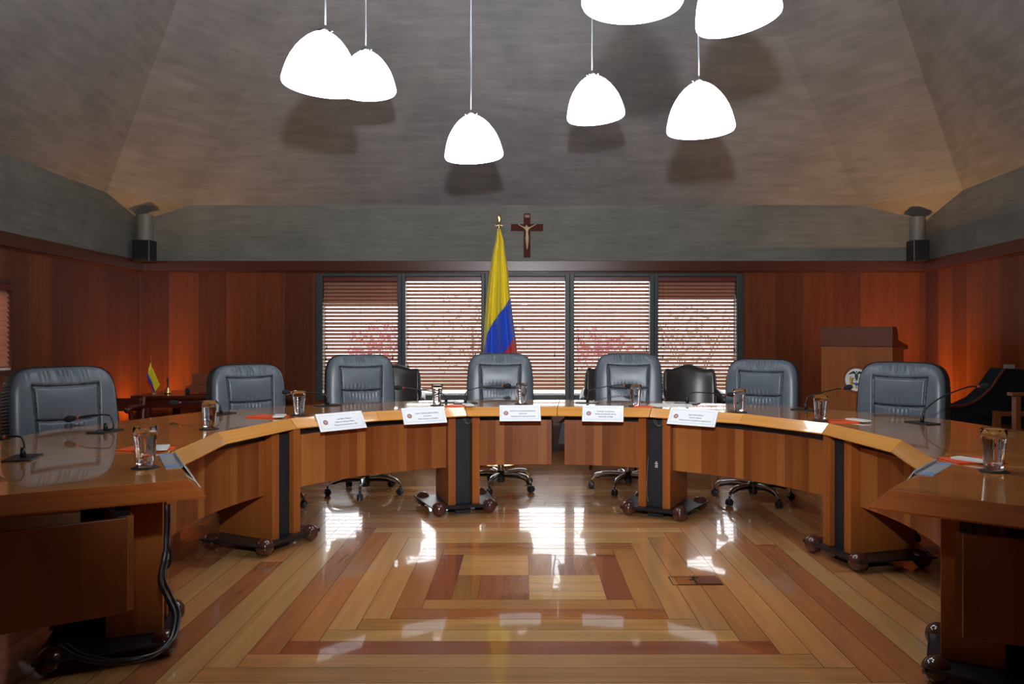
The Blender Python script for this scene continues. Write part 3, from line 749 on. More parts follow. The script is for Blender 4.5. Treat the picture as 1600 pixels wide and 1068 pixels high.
# ------------------------------------------------------------------ guest armchairs by the window
def make_arm(label, loc, rz):
    r = thing('guest_armchair', label, 'armchair', loc, rz); r['group'] = 'dark leather armchairs by the window'
    hw = .245; z0, z1 = .42, .935; NA, NB = 40, 30; mb = MB()
    def outline(u):  # camel back
        a = abs(u); return z1+.035*math.exp(-(u/.38)**2)-.012*math.exp(-((a-.68)/.2)**2)-.05*max(0, (a-.9)/.1)**2
    def grid(yo, bulge, rev):
        vs = []
        for j in range(NB+1):
            t = j/NB
            for i in range(NA+1):
                u = -1+2*i/NA; w_ = hw*(1+.05*math.sin(t*PI*.9)); x = u*w_
                z = z0+(outline(u)-z0)*t; e = (1-abs(u)**8)*(1-t**10)
                y = .19+yo+.06*(1-t)*-1*.3-.07*(abs(u)**2.2)+bulge*max(0, e)**.5+.05*t
                vs.append((x, y, z))
        n = NA+1; fs = [(j*n+i, j*n+i+1, (j+1)*n+i+1, (j+1)*n+i) for j in range(NB) for i in range(NA)]
        mb.add(vs, [tuple(reversed(f)) for f in fs] if rev else fs)
    grid(0, -.035, False); grid(0.0, .035, True); mb.build('backrest', 'leather_brown', r, smooth=True)
    mb = MB(); pts = [(hw*(1+.05*math.sin(t*PI*.9))*u, .19-.07*(abs(u)**2.2)+.05*t-.018*(1-t), z0+(outline(u)-z0)*t) for u, t in [(-1, k/8) for k in range(9)]+[(-1+2*k/24, 1) for k in range(1, 24)]+[(1, 1-k/8) for k in range(9)]]
    mb.tube(pts, .011, 8); mb.build('piping', 'leather_brown', r, smooth=True)
    mb = MB(); rings = [[(p[0]*s, p[1]*s-.06, z) for p in rounded(.25, .25, .06, 5)] for z, s in ((.34, .96), (.35, 1), (.43, 1), (.455, .95), (.462, .7))]
    mb.loft(rings); mb.build('seat', 'leather_brown', r, smooth=True)
    for s in (-1, 1):
        mb = MB(); mb.tube([(s*.255, .17, .72), (s*.275, .05, .70), (s*.285, -.12, .67), (s*.28, -.2, .645)], [.03, .034], 12, smooth=5); mb.build('armrest', 'leather_brown', r, smooth=True)
        mb = MB(); mb.tube([(s*.27, -.17, .65), (s*.262, -.14, .5), (s*.25, -.12, .36)], [.016, .02], 10, smooth=4); mb.build('arm_post', 'chairwood', r, smooth=True)
        for y in (-.26, .15):
            mb = MB(); mb.tube([(s*.2, y, .34), (s*.21, y*1.03, 0.001)], [.024, .014], 10); mb.build('leg', 'mahogany', r)
    return r
ga = make_arm('dark leather armchair half hidden behind an office chair below the leftmost blinds', ((614-XV)*7.45/F, 7.45, 0), R2(6))
dup(ga, ((956-XV)*7.5/F, 7.5, 0), R2(-4), 'dark leather armchair of which only a narrow edge shows right of the middle blind')
dup(ga, ((1081-XV)*7.45/F, 7.45, 0), R2(-4), 'dark leather armchair with fully visible wavy top below the rightmost blind')

# ------------------------------------------------------------------ things on the table
def glass_of_water(px, yb, label):
    p = on(px, yb-1, HT+.004); r = thing('water_glass', label, 'glass', (p.x, p.y, HT+.0045), random.uniform(0, 3)); r['group'] = 'tumblers of water on black coasters'
    return r
def glass_parts(r):
    mb = MB(); n = 40
    def ring(rad, z, flute): return [(rad*(1+flute*math.cos(10*2*PI*j/n))*math.cos(2*PI*j/n), rad*(1+flute*math.cos(10*2*PI*j/n))*math.sin(2*PI*j/n), z) for j in range(n)]
    out = [(.001, .0, 0), (.026, .0, .01), (.030, .003, .02), (.0315, .02, .02), (.034, .05, .012), (.0375, .09, .004), (.0415, .128, 0), (.0425, .15, 0), (.0415, .1515, 0)]
    inn = [(.0405, .150, 0), (.0395, .128, 0), (.0345, .09, 0), (.031, .05, 0), (.0285, .028, 0), (.026, .018, 0), (.001, .016, 0)]
    mb.loft([ring(a, z, f) for a, z, f in out+inn], caps=False); mb.build('tumbler', 'glass', r, smooth=50)
    mb = MB(); wt = [(.001, .0163), (.0258, .0183), (.0283, .0283), (.0308, .05), (.0343, .09), (.0385, .118), (.0385, .1182), (.001, .1182)]
    mb.lathe(wt, 40); mb.build('water', 'water', r, smooth=50)
GL = [(227, 730, 'tumbler of water nearest the left picture edge, on the end table section'), (327, 670, 'tumbler of water between the two nearest chairs at the left'),
      (467, 648.5, 'tumbler of water just left of the leftmost readable nameplate'), (683, 633, 'tumbler of water behind the second nameplate from the left'),
      (815, 631, 'tumbler of water behind the nameplate under the tall flag'), (993, 634.5, 'tumbler of water right of the nameplate next to the dangling cables'),
      (1155, 644, 'tumbler of water just right of the rightmost readable nameplate'), (1282, 657, 'tumbler of water before the podium, beside an orange booklet'),
      (1553, 735.5, 'tumbler of water nearest the right picture edge')]
g0 = None
CO = ['black crocheted coaster under the glass nearest the left picture edge', 'black crocheted coaster under the second glass from the left', 'black crocheted coaster under the glass left of the leftmost readable nameplate',
      'black crocheted coaster under the glass behind the second nameplate', 'black crocheted coaster under the glass below the tall flag', 'black crocheted coaster under the glass right of the cable gap',
      'black crocheted coaster under the glass right of the rightmost readable nameplate', 'black crocheted coaster under the glass in front of the podium', 'black crocheted coaster under the glass nearest the right picture edge']
mbc = MB()
nn = 48; prof = [(.001, 0), (.03, 0), (.046, .0002), (.050, .0018), (.046, .0036), (.03, .0036), (.001, .0036)]
mbc.loft([[(a*(1+(.07*math.cos(12*2*PI*j/nn) if a > .045 else 0))*math.cos(2*PI*j/nn), a*(1+(.07*math.cos(12*2*PI*j/nn) if a > .045 else 0))*math.sin(2*PI*j/nn), z) for j in range(nn)] for a, z in prof], caps=False)
c0 = None
for k, (px, yb, lab) in enumerate(GL):
    r = glass_of_water(px, yb, lab)
    if g0 is None: glass_parts(r); g0 = r
    else:
        for ch in g0.children: c = ch.copy(); C.objects.link(c); c.parent = r
    if k == 0 or k == 8: r.scale = (1.05, 1.05, 1.02)
    else: r.scale = (.98, .98, .98)
    if c0 is None: c0 = mbc.build('coaster', 'coaster', smooth=50); c = c0
    else: c = c0.copy(); C.objects.link(c)
    c.location = (r.location.x, r.location.y, HT+.0003); tag(c, CO[k], 'coaster', 'black crocheted coasters')

def booklet(px, py, rz, label, w_=.15, h_=.21, white=True, dx=.05, dy=-.03):
    p = on(px, py, HT); 
    mb = MB(); mb.box((-w_/2, -h_/2, 0), (w_/2, h_/2, .006)); o = mb.build('orange_booklet', 'orange', loc=(p.x, p.y, HT+.0006), rz=R2(rz), bevel=.001)
    tag(o, 'orange booklet '+label, 'booklet', 'orange booklets on the table')
    if white:
        M = Matrix.Rotation(R2(rz), 2)@Vector((dx, dy))
        mb = MB(); mb.prism(rounded(.035, .075, .015, 4), 0, .007); o = mb.build('white_notepad', 'paper', loc=(p.x+M.x, p.y+M.y, HT+.0072), rz=R2(rz-60), bevel=.001)
        tag(o, 'small white notepad '+label.replace('beside', 'lying on the booklet beside'), 'notepad', 'white notepads on the booklets')
booklet(228, 702, 80, 'beside the glass nearest the left picture edge', .13, .2, dx=.0, dy=-.07)
booklet(418, 651, 70, 'beside the glass left of the leftmost readable nameplate', dx=.0, dy=-.09)
booklet(715, 634, 75, 'at the table joint left of the middle section', .13, .15, dx=0, dy=-.08)
booklet(1006, 635.5, 80, 'at the table joint right of the middle sections', .12, .14, dx=.0, dy=-.09)
booklet(1316, 658, 80, 'beside the glass in front of the podium', .13, .16, dx=0, dy=-.09)
booklet(1520, 720, 92, 'beside the glass nearest the right picture edge', .14, .2, dx=-.03, dy=.02)
p = on(1045, 633, HT); mb = MB(); mb.box((-.15, -.105, 0), (.15, .105, .002)); tag(mb.build('paper_sheet', 'paper', loc=(p.x+.02, p.y+.02, HT+.0006), rz=R2(-8)), 'white papers lying on the table behind the rightmost readable nameplate', 'paper')

def mic(base, top, pts, head, d, label, plate=True):
    """base on the table (picture column, row); the neck bends in the vertical plane at depth d"""
    b = on(base[0], base[1], HT); d = d or b.y
    r = thing('desk_microphone', label, 'microphone', (b.x, b.y, HT+.0004), 0); r['group'] = 'gooseneck desk microphones'
    def loc(q, dd=b.y): v = at(q[0], q[1], dd); return Vector((v.x-b.x, v.y-b.y, v.z-HT))
    mb = MB(); rz = math.atan2(b.y-CY, b.x-CX)-PI/2
    mb.prism([tuple((Matrix.Rotation(rz, 2)@Vector(q))) for q in rounded(.085, .055, .01, 3)], 0, .006); mb.build('base_plate', 'black', r, bevel=.001)
    P = [Vector((0, 0, .006))]+[loc(q) for q in pts]; hp = loc(head); dirn = (hp-P[-1]).normalized()
    mb = MB(); mb.tube([(0, 0, .005), (0, 0, .045)], [.012, .009], 12); mb.build('socket', 'black', r, smooth=True)
    mb = MB(); mb.tube(P+[hp-dirn*.045], .0042, 8, smooth=6); mb.build('gooseneck', 'black', r, smooth=True)
    mb = MB(); mb.tube([hp-dirn*.045, hp-dirn*.03], .0062, 12); mb.build('light_ring', 'redring', r, smooth=True)
    q = Vector((0, 0, 1)).rotation_difference(dirn).to_matrix().to_4x4()
    mb = MB(); mb.lathe([(.001, -.034), (.008, -.033), (.013, -.02), (.018, .0), (.018, .012), (.012, .026), (.001, .03)], 16, M=Matrix.Translation(hp)@q); mb.build('foam_head', 'foam', r, smooth=True)
mic((36, 716), None, [(38, 702), (37, 690), (31, 682), (14, 682)], (-8, 684), None, 'gooseneck microphone at the left picture edge, its head cut off')
mic((165, 674), None, [(177, 668), (175, 654), (168, 648), (140, 649)], (110, 654), None, 'gooseneck microphone in front of the large chair at the left')
mic((345, 646.5), None, [(345, 637), (341, 629), (330, 627), (300, 628)], (272, 629), None, 'gooseneck microphone in front of the chair nearest the little flag')
mic((512, 633.5), None, [(512, 626), (509, 617), (500, 614), (475, 613)], (447, 612.5), None, 'gooseneck microphone pointing left, behind the leftmost readable nameplate')
mic((697, 628.5), None, [(696, 620), (688, 613), (660, 609), (640, 606)], (622, 605.5), None, 'gooseneck microphone partly behind the glass left of the middle section')
mic((727, 629.5), None, [(727, 620), (729, 612), (745, 606), (775, 602)], (793, 602.5), None, 'gooseneck microphone in front of the chair below the tall flag')
mic((918, 629), None, [(919, 618), (921, 610), (945, 604), (968, 601)], (983, 603), None, 'gooseneck microphone reaching to the glass right of the cable gap')
mic((1074, 630), None, [(1075, 622), (1079, 614), (1100, 613), (1125, 615.5)], (1142, 616), None, 'gooseneck microphone behind the rightmost readable nameplate')
mic((1259, 640.5), None, [(1259, 630), (1263, 620), (1280, 614), (1305, 608)], (1325, 605), None, 'gooseneck microphone whose head is in front of the podium emblem')
mic((1441, 661), None, [(1441, 650), (1445, 640), (1470, 621), (1510, 605)], (1539, 603), None, 'gooseneck microphone in front of the rightmost office chair')

# nameplates: clear acrylic strip hooked on the bevel with a printed white card
def nameplate(quad, d, lines, label, e0, e1, facing=True):
    """e0,e1: lip vertices of the edge it hangs on; quad: card corners in the picture (tl,tr,br,bl)"""
    a, b = LIP[e0], LIP[e1]; ed = (b-a).normalized()
    nin = Vector((-ed.y, ed.x)); nin = nin if nin.dot(cen-a) > 0 else -nin
    # place along the edge by intersecting the view ray through the card's middle
    mx_ = (quad[0][0]+quad[1][0])/2-XV; t = None
    k = mx_/F; t = (k*a.y-a.x)/(ed.x-k*ed.y); p = a+ed*t
    wpx = math.hypot(quad[1][0]-quad[0][0], quad[1][1]-quad[0][1]); W = wpx*p.y/F/max(.3, abs(ed.x)+.0)
    W = min(W, .34); Hc = .125
    xd = ed if ed.x > 0 else -ed
    r = thing('nameplate', label, 'nameplate', (p.x, p.y, HT), math.atan2(xd.y, xd.x)); r['group'] = 'nameplates on the table edge'
    # local: x along edge, -y towards ring centre
    tl = R2(33)      # lean of the card from vertical
    top = Vector((0, -.006, .012)); Mc = Matrix.Translation(top)@Matrix.Rotation(-tl, 4, 'X')   # card in local xz, hanging down
    mb = MB(); mb.box((-W/2, -.0008, -Hc), (W/2, .0008, 0), M=Mc); mb.build('card', 'card', r)
    mb = MB(); mb.box((-W/2-.002, .0012, -Hc*.99), (W/2+.002, .003, .002), M=Mc); mb.box((-W/2-.002, 0, .0006), (W/2+.002, .06, .0024)); mb.build('acrylic_holder', 'acrylic', r)
    mb = MB(); lw = .0012; bx0, bx1, bz0, bz1 = -W*.45, W*.45, -Hc*.86, -Hc*.12
    for q in ((bx0, bz0, bx1, bz0+lw), (bx0, bz1-lw, bx1, bz1), (bx0, bz0, bx0+lw, bz1), (bx1-lw, bz0, bx1, bz1)): mb.box((q[0], -.0012, q[1]), (q[2], -.0007, q[3]), M=Mc)
    mb.build('printed_border', 'line', r)
    Ms = Mc@Matrix.Translation((-W*.345, -.0008, -Hc*.5))@Matrix.Rotation(PI/2, 4, 'X')
    mb = MB(); mb.lathe([(.0001, .0006), (.0165, .0006), (.017, 0)], 28, 0, Ms); mb.lathe([(.0001, .0009), (.0075, .0009)], 20, 1, Ms); mb.lathe([(.0115, .0009), (.0130, .0009)], 24, 1, Ms); mb.build('seal', ['seal', 'seal2'], r)
    for i, (s, sz) in enumerate(lines):
        cu = bpy.data.curves.new('printed_line', 'FONT'); cu.body = s; cu.size = sz; cu.align_x = 'CENTER'; cu.extrude = .0002; cu.offset = .0002
        o = bpy.data.objects.new('printed_line', cu); C.objects.link(o); o.parent = r; cu.materials.append(MT['ink'])
        bpy.context.view_layer.update()
        me = bpy.data.meshes.new_from_object(o); bpy.data.objects.remove(o); me.name = 'printed_line'
        o = bpy.data.objects.new('printed_line', me); C.objects.link(o); o.parent = r
        o.matrix_local = Mc@Matrix.Translation((W*.07, -.0011, -Hc*(.40+.165*i)))@Matrix.Rotation(PI/2, 4, 'X')
nameplate([(500, 647), (557, 641), (563, 668), (505, 675)], 5, [('Luis Mora Palacios', .014), ('Oficina de Asuntos Públicos', .0125), ('Programa de Cooperación - GIZ', .0125)], 'white nameplate tilted up to the right, leftmost of the five facing the camera', 3, 4)
nameplate([(629, 637), (691, 635), (695, 659), (632.5, 663)], 5, [('JUAN CARLOS MONTAÑEZ', .0135), ('Coordinador', .011), ('Unión Europea en Colombia', .0125)], 'white nameplate on the pale edge left of the middle plinth', 4, 5)
nameplate([(780.7, 633), (844, 632.5), (845, 657), (781.5, 657.5)], 5, [('GUSTAVO GALLARDO MORENO', .0125), ('SECRETARIO', .010), ('Defensoría del Pueblo de Colombia', .012)], 'white nameplate in the middle of the table, below the tall flag', 5, 6)
nameplate([(911, 635), (973.5, 635), (973.5, 660.5), (909.5, 659.5)], 5, [('Amerigo Incalcaterra', .0145), ('Relatoría Especial de las', .0150), ('Naciones Unidas', .0150)], 'white nameplate just right of the dangling cables, with larger print', 6, 7)
nameplate([(1053.5, 639.5), (1117.5, 643), (1115, 670), (1051, 664)], 5, [('Jesús Peña Palacios', .0135), ('Director Adjunto', .0125), ('COMISIONADO NAL. DE DERECHOS HUMANOS ONU', .0095)], 'white nameplate tilted down to the right, rightmost of the five facing the camera', 7, 8)
# two holders seen from the side on the near ends
def side_holder(a, b, label, u0, u1):
    ed = (b-a); L_ = ed.length; ed.normalize(); p = a+ed*(L_*(u0+u1)/2); W = L_*(u1-u0)
    nin = Vector((-ed.y, ed.x)); s = 1 if nin.dot(cen-a) > 0 else -1
    r = thing('nameplate_holder', label, 'nameplate holder', (p.x, p.y, HT), math.atan2(ed.y, ed.x)+(0 if s < 0 else PI))
    Mc = Matrix.Translation((0, -.006, .012))@Matrix.Rotation(-R2(33), 4, 'X')
    mb = MB(); mb.box((-W/2, -.003, -.115), (W/2, -.0012, 0), M=Mc); mb.box((-W/2, -.005, .0006), (W/2, .055, .003)); mb.box((-W/2, -.006, .0035), (W/2, -.0035, .012)); mb.build('acrylic_strip', 'acrylic', r)
    mb = MB(); mb.box((-W/2+.003, -.0010, -.11), (W/2-.003, .0004, -.004), M=Mc); mb.build('card', 'card', r)
    for x in (-W/2+.02, W/2-.05):
        mb = MB(); mb.box((x, .012, .0032), (x+.03, .05, .0040)); mb.build('blue_tape', plain('blue_tape', lin((90, 150, 220)), .4), r)
side_holder(LIP[1], LIP[0], 'clear nameplate holder seen edge-on at the left table corner', .08, .62)
side_holder(LIP[11], LIP[12], 'clear nameplate holder seen from behind at the right table corner', .02, .5)

# ------------------------------------------------------------------ cables
yc = 5.75
mb = MB(); Z = lambda px, py: at(px, py, yc)
mb.tube([Z(858, 655), Z(863, 662), Z(872, 661), Z(880, 655), Z(886, 648)], .005, 8, smooth=5)
mb.tube([Z(862, 656), Z(864, 672), Z(865, 690), Z(868, 704), Z(867, 708)], .006, 8, smooth=5)
mb.tube([Z(886, 650), Z(877, 662), Z(870, 672), Z(864, 680)], .004, 8, smooth=5)
mb.tube([Z(862, 661), Z(872, 664), Z(880, 658)], .004, 8, smooth=5)
mb.tube([Z(876, 690), Z(874, 698), Z(870, 703)], .004, 8, smooth=4)
tag(mb.build('cable_bundle', 'cable', smooth=True), 'black cables dangling in the gap between the two middle table sections', 'cables')
mb = MB(); a_ = Z(882, 658); M = Matrix.Translation(Z(880, 676))@Matrix.Rotation(R2(10), 4, 'Y'); mb.box((-.028, -.02, -.085), (.024, .02, .075), M=M)
tag(mb.build('power_adapter', 'tower', bevel=.004), 'black power adapter hanging in the gap between the middle table sections', 'adapter')
mb = MB(); G = lambda px, py, z: on(px, py, z)
pts = [at(258, 790, 3.22), at(257, 860, 3.12), at(250, 905, 2.94), at(262, 935, 2.83), at(272, 958, 2.80), at(270, 985, 2.74), at(262, 1004, 2.68), at(240, 1022, 2.62), at(205, 1032, 2.56), at(160, 1034, 2.52), at(120, 1025, 2.50), at(92, 1008, 2.50)]
pts = [Vector((p.x, p.y, max(p.z, .012))) for p in pts]
mb.tube(pts, .009, 10, smooth=6); mb.tube([p+Vector((.012, .012, .004)) for p in pts], .006, 8, smooth=6)
tag(mb.build('floor_cable', 'cable', smooth=True), 'thick black cable curling from the left table pillar onto the floor', 'cable')
mb = MB(); mb.tube([at(252, 888, 3.08), at(262, 886, 3.08), at(267, 874, 3.08), at(266, 862, 3.08), at(263, 852, 3.08)], .006, 8, smooth=5)
tag(mb.build('cable_loop', 'cable', smooth=True), 'short black cable loop beside the left table pillar', 'cable')

# floor hatch
hc = (on(1052, 907, 0)+on(1128, 907, 0))/2
fxa, fxb = on(1053, 913.5, 0), on(1127.5, 912, 0); y0h, y1h = fxa.y, on(1050, 901, 0).y
r = thing('floor_outlet', 'metal floor outlet with half open hinged cover in the parquet', 'floor outlet', (fxa.x, y0h, 0))
Wd = fxb.x-fxa.x; Dd = y1h-y0h
mb = MB(); 
for q in ((-.006, -.004, Wd+.006, 0), (-.006, Dd, Wd+.006, Dd+.004), (-.006, 0, -.001, Dd), (Wd+.001, 0, Wd+.006, Dd)): mb.box((q[0], q[1], .0002), (q[2], q[3], .0018))
mb.build('frame', 'black', r)
mb = MB(); mb.box((0.02, 0.004, .0004), (Wd*.48, Dd-.004, .002)); mb.build('cover_plate', 'chrome', r)
mb = MB(); mb.box((Wd*.5, 0.002, .0035), (Wd, Dd-.002, .008)); mb.build('flap', 'desk_box', r, grain='x')
mb = MB(); mb.box((Wd*.40, Dd*.7, .0083), (Wd*.60, Dd*.82, .0095)); mb.box((Wd*.5-.006, .002, .0005), (Wd*.5-.001, Dd, .006)); mb.build('gap', 'black', r)

# ------------------------------------------------------------------ tall flag
YFL = 7.5
def flag():
    r = thing('standing_flag', 'tall yellow, blue and red flag on a brass tipped pole before the blinds', 'flag', (at(780, 600, YFL).x, YFL, 0))
    x0 = r.location.x
    mb = MB(); mb.lathe([(.001, 0), (.19, 0), (.19, .02), (.06, .05), (.03, .09), (.001, .09)], 32); mb.build('base', 'brass', r, smooth=35)
    zt = zz(358, YFL); mb = MB(); mb.tube([(0, 0, .05), (0, 0, zt)], .014, 14); mb.build('pole', 'mahogany', r, smooth=True)
    z1 = zz(332, YFL); mb = MB()
    mb.lathe([(.001, zt-.03), (.016, zt-.03), (.018, zt), (.010, zt+.015), (.014, zt+.03), (.006, zt+.045), (.004, zt+.06)], 16)
    hgt = z1-zt-.05
    mb.loft([[(a*math.cos(2*PI*k/10), a*.4*math.sin(2*PI*k/10), zt+.05+hgt*t) for k in range(10)] for a, t in ((.004, 0), (.012, .2), (.022, .42), (.014, .7), (.001, 1))])
    mb.tube([(-.045, 0, zt+.055), (-.03, 0, zt+.035), (0, 0, zt+.045), (.03, 0, zt+.035), (.045, 0, zt+.055)], .004, 6, smooth=4)
    mb.sphere((.045, -.004, zt+.052), .009, 10); mb.build('spear_finial', 'brass', r, smooth=True)
    rows = [(358, 777, 782), (375, 774.5, 787), (398, 769.5, 790), (424, 765, 794), (446, 762.5, 796), (470, 759.5, 798.5), (500, 757, 802), (530, 755.5, 806), (556, 755, 809), (600, 754, 812), (640, 755, 812), (680, 757, 810)]
    NU, NV = 90, 110; vs = []; cv = []
    mu = YFL/F
    def interp(y):
        for a, b in zip(rows, rows[1:]):
            if a[0] <= y <= b[0]:
                t = (y-a[0])/(b[0]-a[0]); return a[1]+(b[1]-a[1])*t, a[2]+(b[2]-a[2])*t
    # boundaries of the draped colour bands in flag coordinates (x fraction across, y row)
    yb_ = [(754, 560), (757.3, 538), (762, 520), (771, 503), (779, 492), (787, 482), (797, 466), (806, 450)]
    br_ = [(770, 580), (778, 566), (787, 553), (797, 538), (806, 523), (814, 508)]
    def line(pts, x):
        if x <= pts[0][0]: a, b = pts[0], pts[1]
        elif x >= pts[-1][0]: a, b = pts[-2], pts[-1]
        else: a, b = next((p, q) for p, q in zip(pts, pts[1:]) if p[0] <= x <= q[0])
        return a[1]+(b[1]-a[1])*(x-a[0])/(b[0]-a[0])
    for j in range(NV+1):
        y = 358+(680-358)*j/NV; xa, xb = interp(y)
        for i in range(NU+1):
            u = i/NU; px = xa+(xb-xa)*u
            amp = .008+.032*min(1, j/NV*1.6)
            dep = amp*math.sin(u*PI*5.2+.7+y*.004)+amp*.28*math.sin(u*PI*11+y*.01+1)+.10*(u-.5)**2*min(1, j/NV*2)
            X = (px-XV)*mu-x0; vs.append((X, -.03+dep*1.0-.035*math.sin(u*PI), zz(y, YFL)))
            cv.append(((y-line(yb_, px))/40+.5, (y-line(br_, px))/40+.5, 0, 1))
    mb = MB(); n = NU+1; mb.add(vs, [(j*n+i, (j+1)*n+i, (j+1)*n+i+1, j*n+i+1) for j in range(NV) for i in range(NU)])
    m, ns, ls, b = mat('flag_cloth'); a = N(ns, 'ShaderNodeAttribute', attribute_name='band'); sp = N(ns, 'ShaderNodeSeparateColor'); ls.new(a.outputs['Color'], sp.inputs[0])
    def st(o):
        q = N(ns, 'ShaderNodeMapRange'); q.inputs[1].default_value = .492; q.inputs[2].default_value = .508; ls.new(o, q.inputs[0]); return q.outputs[0]
    m1 = N(ns, 'ShaderNodeMix', data_type='RGBA'); m1.inputs[6].default_value = (*lin((226, 200, 18)), 1); m1.inputs[7].default_value = (*lin((22, 72, 196)), 1)
    m2 = N(ns, 'ShaderNodeMix', data_type='RGBA'); m2.inputs[7].default_value = (*lin((196, 26, 30)), 1)
    ls.new(st(sp.outputs[0]), m1.inputs[0]); ls.new(m1.outputs[2], m2.inputs[6]); ls.new(st(sp.outputs[1]), m2.inputs[0]); ls.new(m2.outputs[2], b.inputs['Base Color'])
    b.inputs['Roughness'].default_value = .45; b.inputs['Sheen Weight'].default_value = .2
    o = mb.build('cloth', m, r, smooth=True); ca = o.data.color_attributes.new('band', 'FLOAT_COLOR', 'POINT')
    for k, c in enumerate(cv): ca.data[k].color = c
    s_ = o.modifiers.new('thickness', 'SOLIDIFY'); s_.thickness = .0015
flag()

# ------------------------------------------------------------------ crucifix
def crucifix():
    o = at(823.5, 368, YB); r = thing('crucifix', 'wooden crucifix with small gilt figure on the concrete band', 'crucifix', (o.x, YB-.001, o.z))
    k = K; mb = MB(); hw = 5.2*k
    mb.box((-hw, -.022, (368-402)*k), (hw, 0, (368-333.7)*k)); mb.box((-25*k, -.022, 7.3*k), (-hw-.0003, 0, 17.7*k)); mb.box((hw+.0003, -.022, 7.3*k), (25*k, 0, 17.7*k)); mb.build('cross', 'crosswood', r, bevel=.003)
    mb = MB(); mb.box((-.026, -.0255, .195), (.026, -.0222, .225)); mb.build('title_plate', 'desk_box', r)
    # figure: one skin
    J = [((0, -.034, .0), .017), ((0, -.036, .035), .014), ((0, -.036, .07), .019), ((0, -.036, .088), .010), ((-.012, -.042, .108), .0135),
         ((-.035, -.034, .085), .008), ((-.065, -.03, .103), .0055), ((-.098, -.028, .122), .0045), ((.035, -.034, .085), .008), ((.065, -.03, .103), .0055), ((.098, -.028, .122), .0045),
         ((-.010, -.036, -.03), .011), ((.010, -.036, -.03), .011), ((-.006, -.044, -.075), .008), ((.010, -.044, -.075), .008), ((-.001, -.034, -.13), .006), ((.003, -.032, -.135), .006), ((0, -.036, -.155), .005)]
    E_ = [(0, 1), (1, 2), (2, 3), (3, 4), (2, 5), (5, 6), (6, 7), (2, 8), (8, 9), (9, 10), (0, 11), (0, 12), (11, 13), (12, 14), (13, 15), (14, 16), (15, 17)]
    me = bpy.data.meshes.new('figure'); me.from_pydata([j[0] for j in J], E_, []); me.materials.append(MT['corpus'])
    f = bpy.data.objects.new('figure', me); C.objects.link(f); f.parent = r
    f.modifiers.new('skin', 'SKIN'); f.modifiers.new('sub', 'SUBSURF').levels = 1
    for i, j in enumerate(J): me.skin_vertices[0].data[i].radius = (j[1], j[1])
    me.skin_vertices[0].data[0].use_root = True; f.modifiers['sub'].render_levels = 2
crucifix()

# ------------------------------------------------------------------ pendant lamps
def make_lamp(label, loc, rad_tilt, cord):
    r = thing('pendant_lamp', label, 'lamp', loc); r['group'] = 'white opal glass pendant lamps'
    sh = bpy.data.objects.new('shade_mount', None)
    prof = [(.001, .352), (.03, .348), (.062, .332), (.095, .303), (.125, .265), (.152, .22), (.174, .172), (.190, .12), (.201, .07), (.208, .03), (.208, .012), (.203, .0)]
    inn = [(a-.005 if a > .01 else a, z-.004) for a, z in reversed(prof[:-1])]
    prof = [(a, z*.86) for a, z in prof]; inn = [(a, z*.86) for a, z in inn]
    mb = MB(); mb.lathe(prof+[(.198, .001)]+inn[1:], 56); mb.build('glass_shade', 'shade', r, smooth=60)
    mb = MB(); mb.lathe([(.001, .012), (.195, .012), (.195, .016), (.001, .016)], 56); mb.build('diffuser', 'shade', r, smooth=60)
    mb = MB(); mb.lathe([(.001, .300), (.032, .300), (.036, .308), (.030, .316), (.018, .320), (.014, .332), (.006, .34), (.001, .34)], 24); mb.tube([(-.03, 0, .31), (-.042, 0, .315)], .006, 8); mb.tube([(.03, 0, .31), (.042, 0, .315)], .006, 8); mb.build('fitting', 'chrome', r, smooth=40)
    return r
LM = [('pendant lamp at far left, lowest of the overlapping pair', 500, 136, 4.2, (-5, 0), 45), ('pendant lamp right of and behind the leftmost one, overlapping it', 574, 145, 5.57, (2, 0), 68),
      ('pendant lamp hanging alone and lowest of all', 741, 246, 5.45, (4, 0), 188), ('small pendant lamp right of centre, below the large cut-off one', 931.5, 184, 5.5, (5, 0), 122),
      ('pendant lamp directly below the tilted cut-off one at the right', 1095, 205, 4.73, (2, 0), 136), ('pendant lamp cut by the picture top, widest of all', 988, 7, 3.13, (0, 0), 0),
      ('tilted pendant lamp cut by the picture top at the right', 1155, 33, 3.74, (10, 0), 0)]
lp = None
for lab, px, py, d, tl, _ in LM:
    p = at(px, py, d)
    if lp is None: lp = make_lamp(lab, p, tl, None); o = lp
    else: o = dup(lp, p, 0, lab)
    tlt = R2(-tl[0]); o.rotation_euler = (0, tlt, 0)
    # cord: from the fitting up to the ceiling, plumb
    c_top = Vector((p.x, p.y, zceil(p.x, p.y)-.004)); fit = p+Matrix.Rotation(tlt, 3, 'Y')@Vector((0, 0, .338))
    c_top.x = fit.x; Rm = Matrix.Rotation(-tlt, 3, 'Y')
    a_, b_2 = Rm@(fit-p), Rm@(c_top-p)
    mb = MB(); mb.tube([a_, b_2], .006, 8); mb.build('hanging_rod', 'cord', o, smooth=True)
    cn = Rm@Vector((0, 0, 1)); q = Vector((0, 0, 1)).rotation_difference(cn).to_matrix().to_4x4()
    mb = MB(); mb.lathe([(.001, -.001), (.05, -.001), (.05, -.02), (.01, -.035), (.001, -.035)], 20, M=Matrix.Translation(b_2)@q); mb.build('ceiling_cup', 'chrome', o, smooth=40)

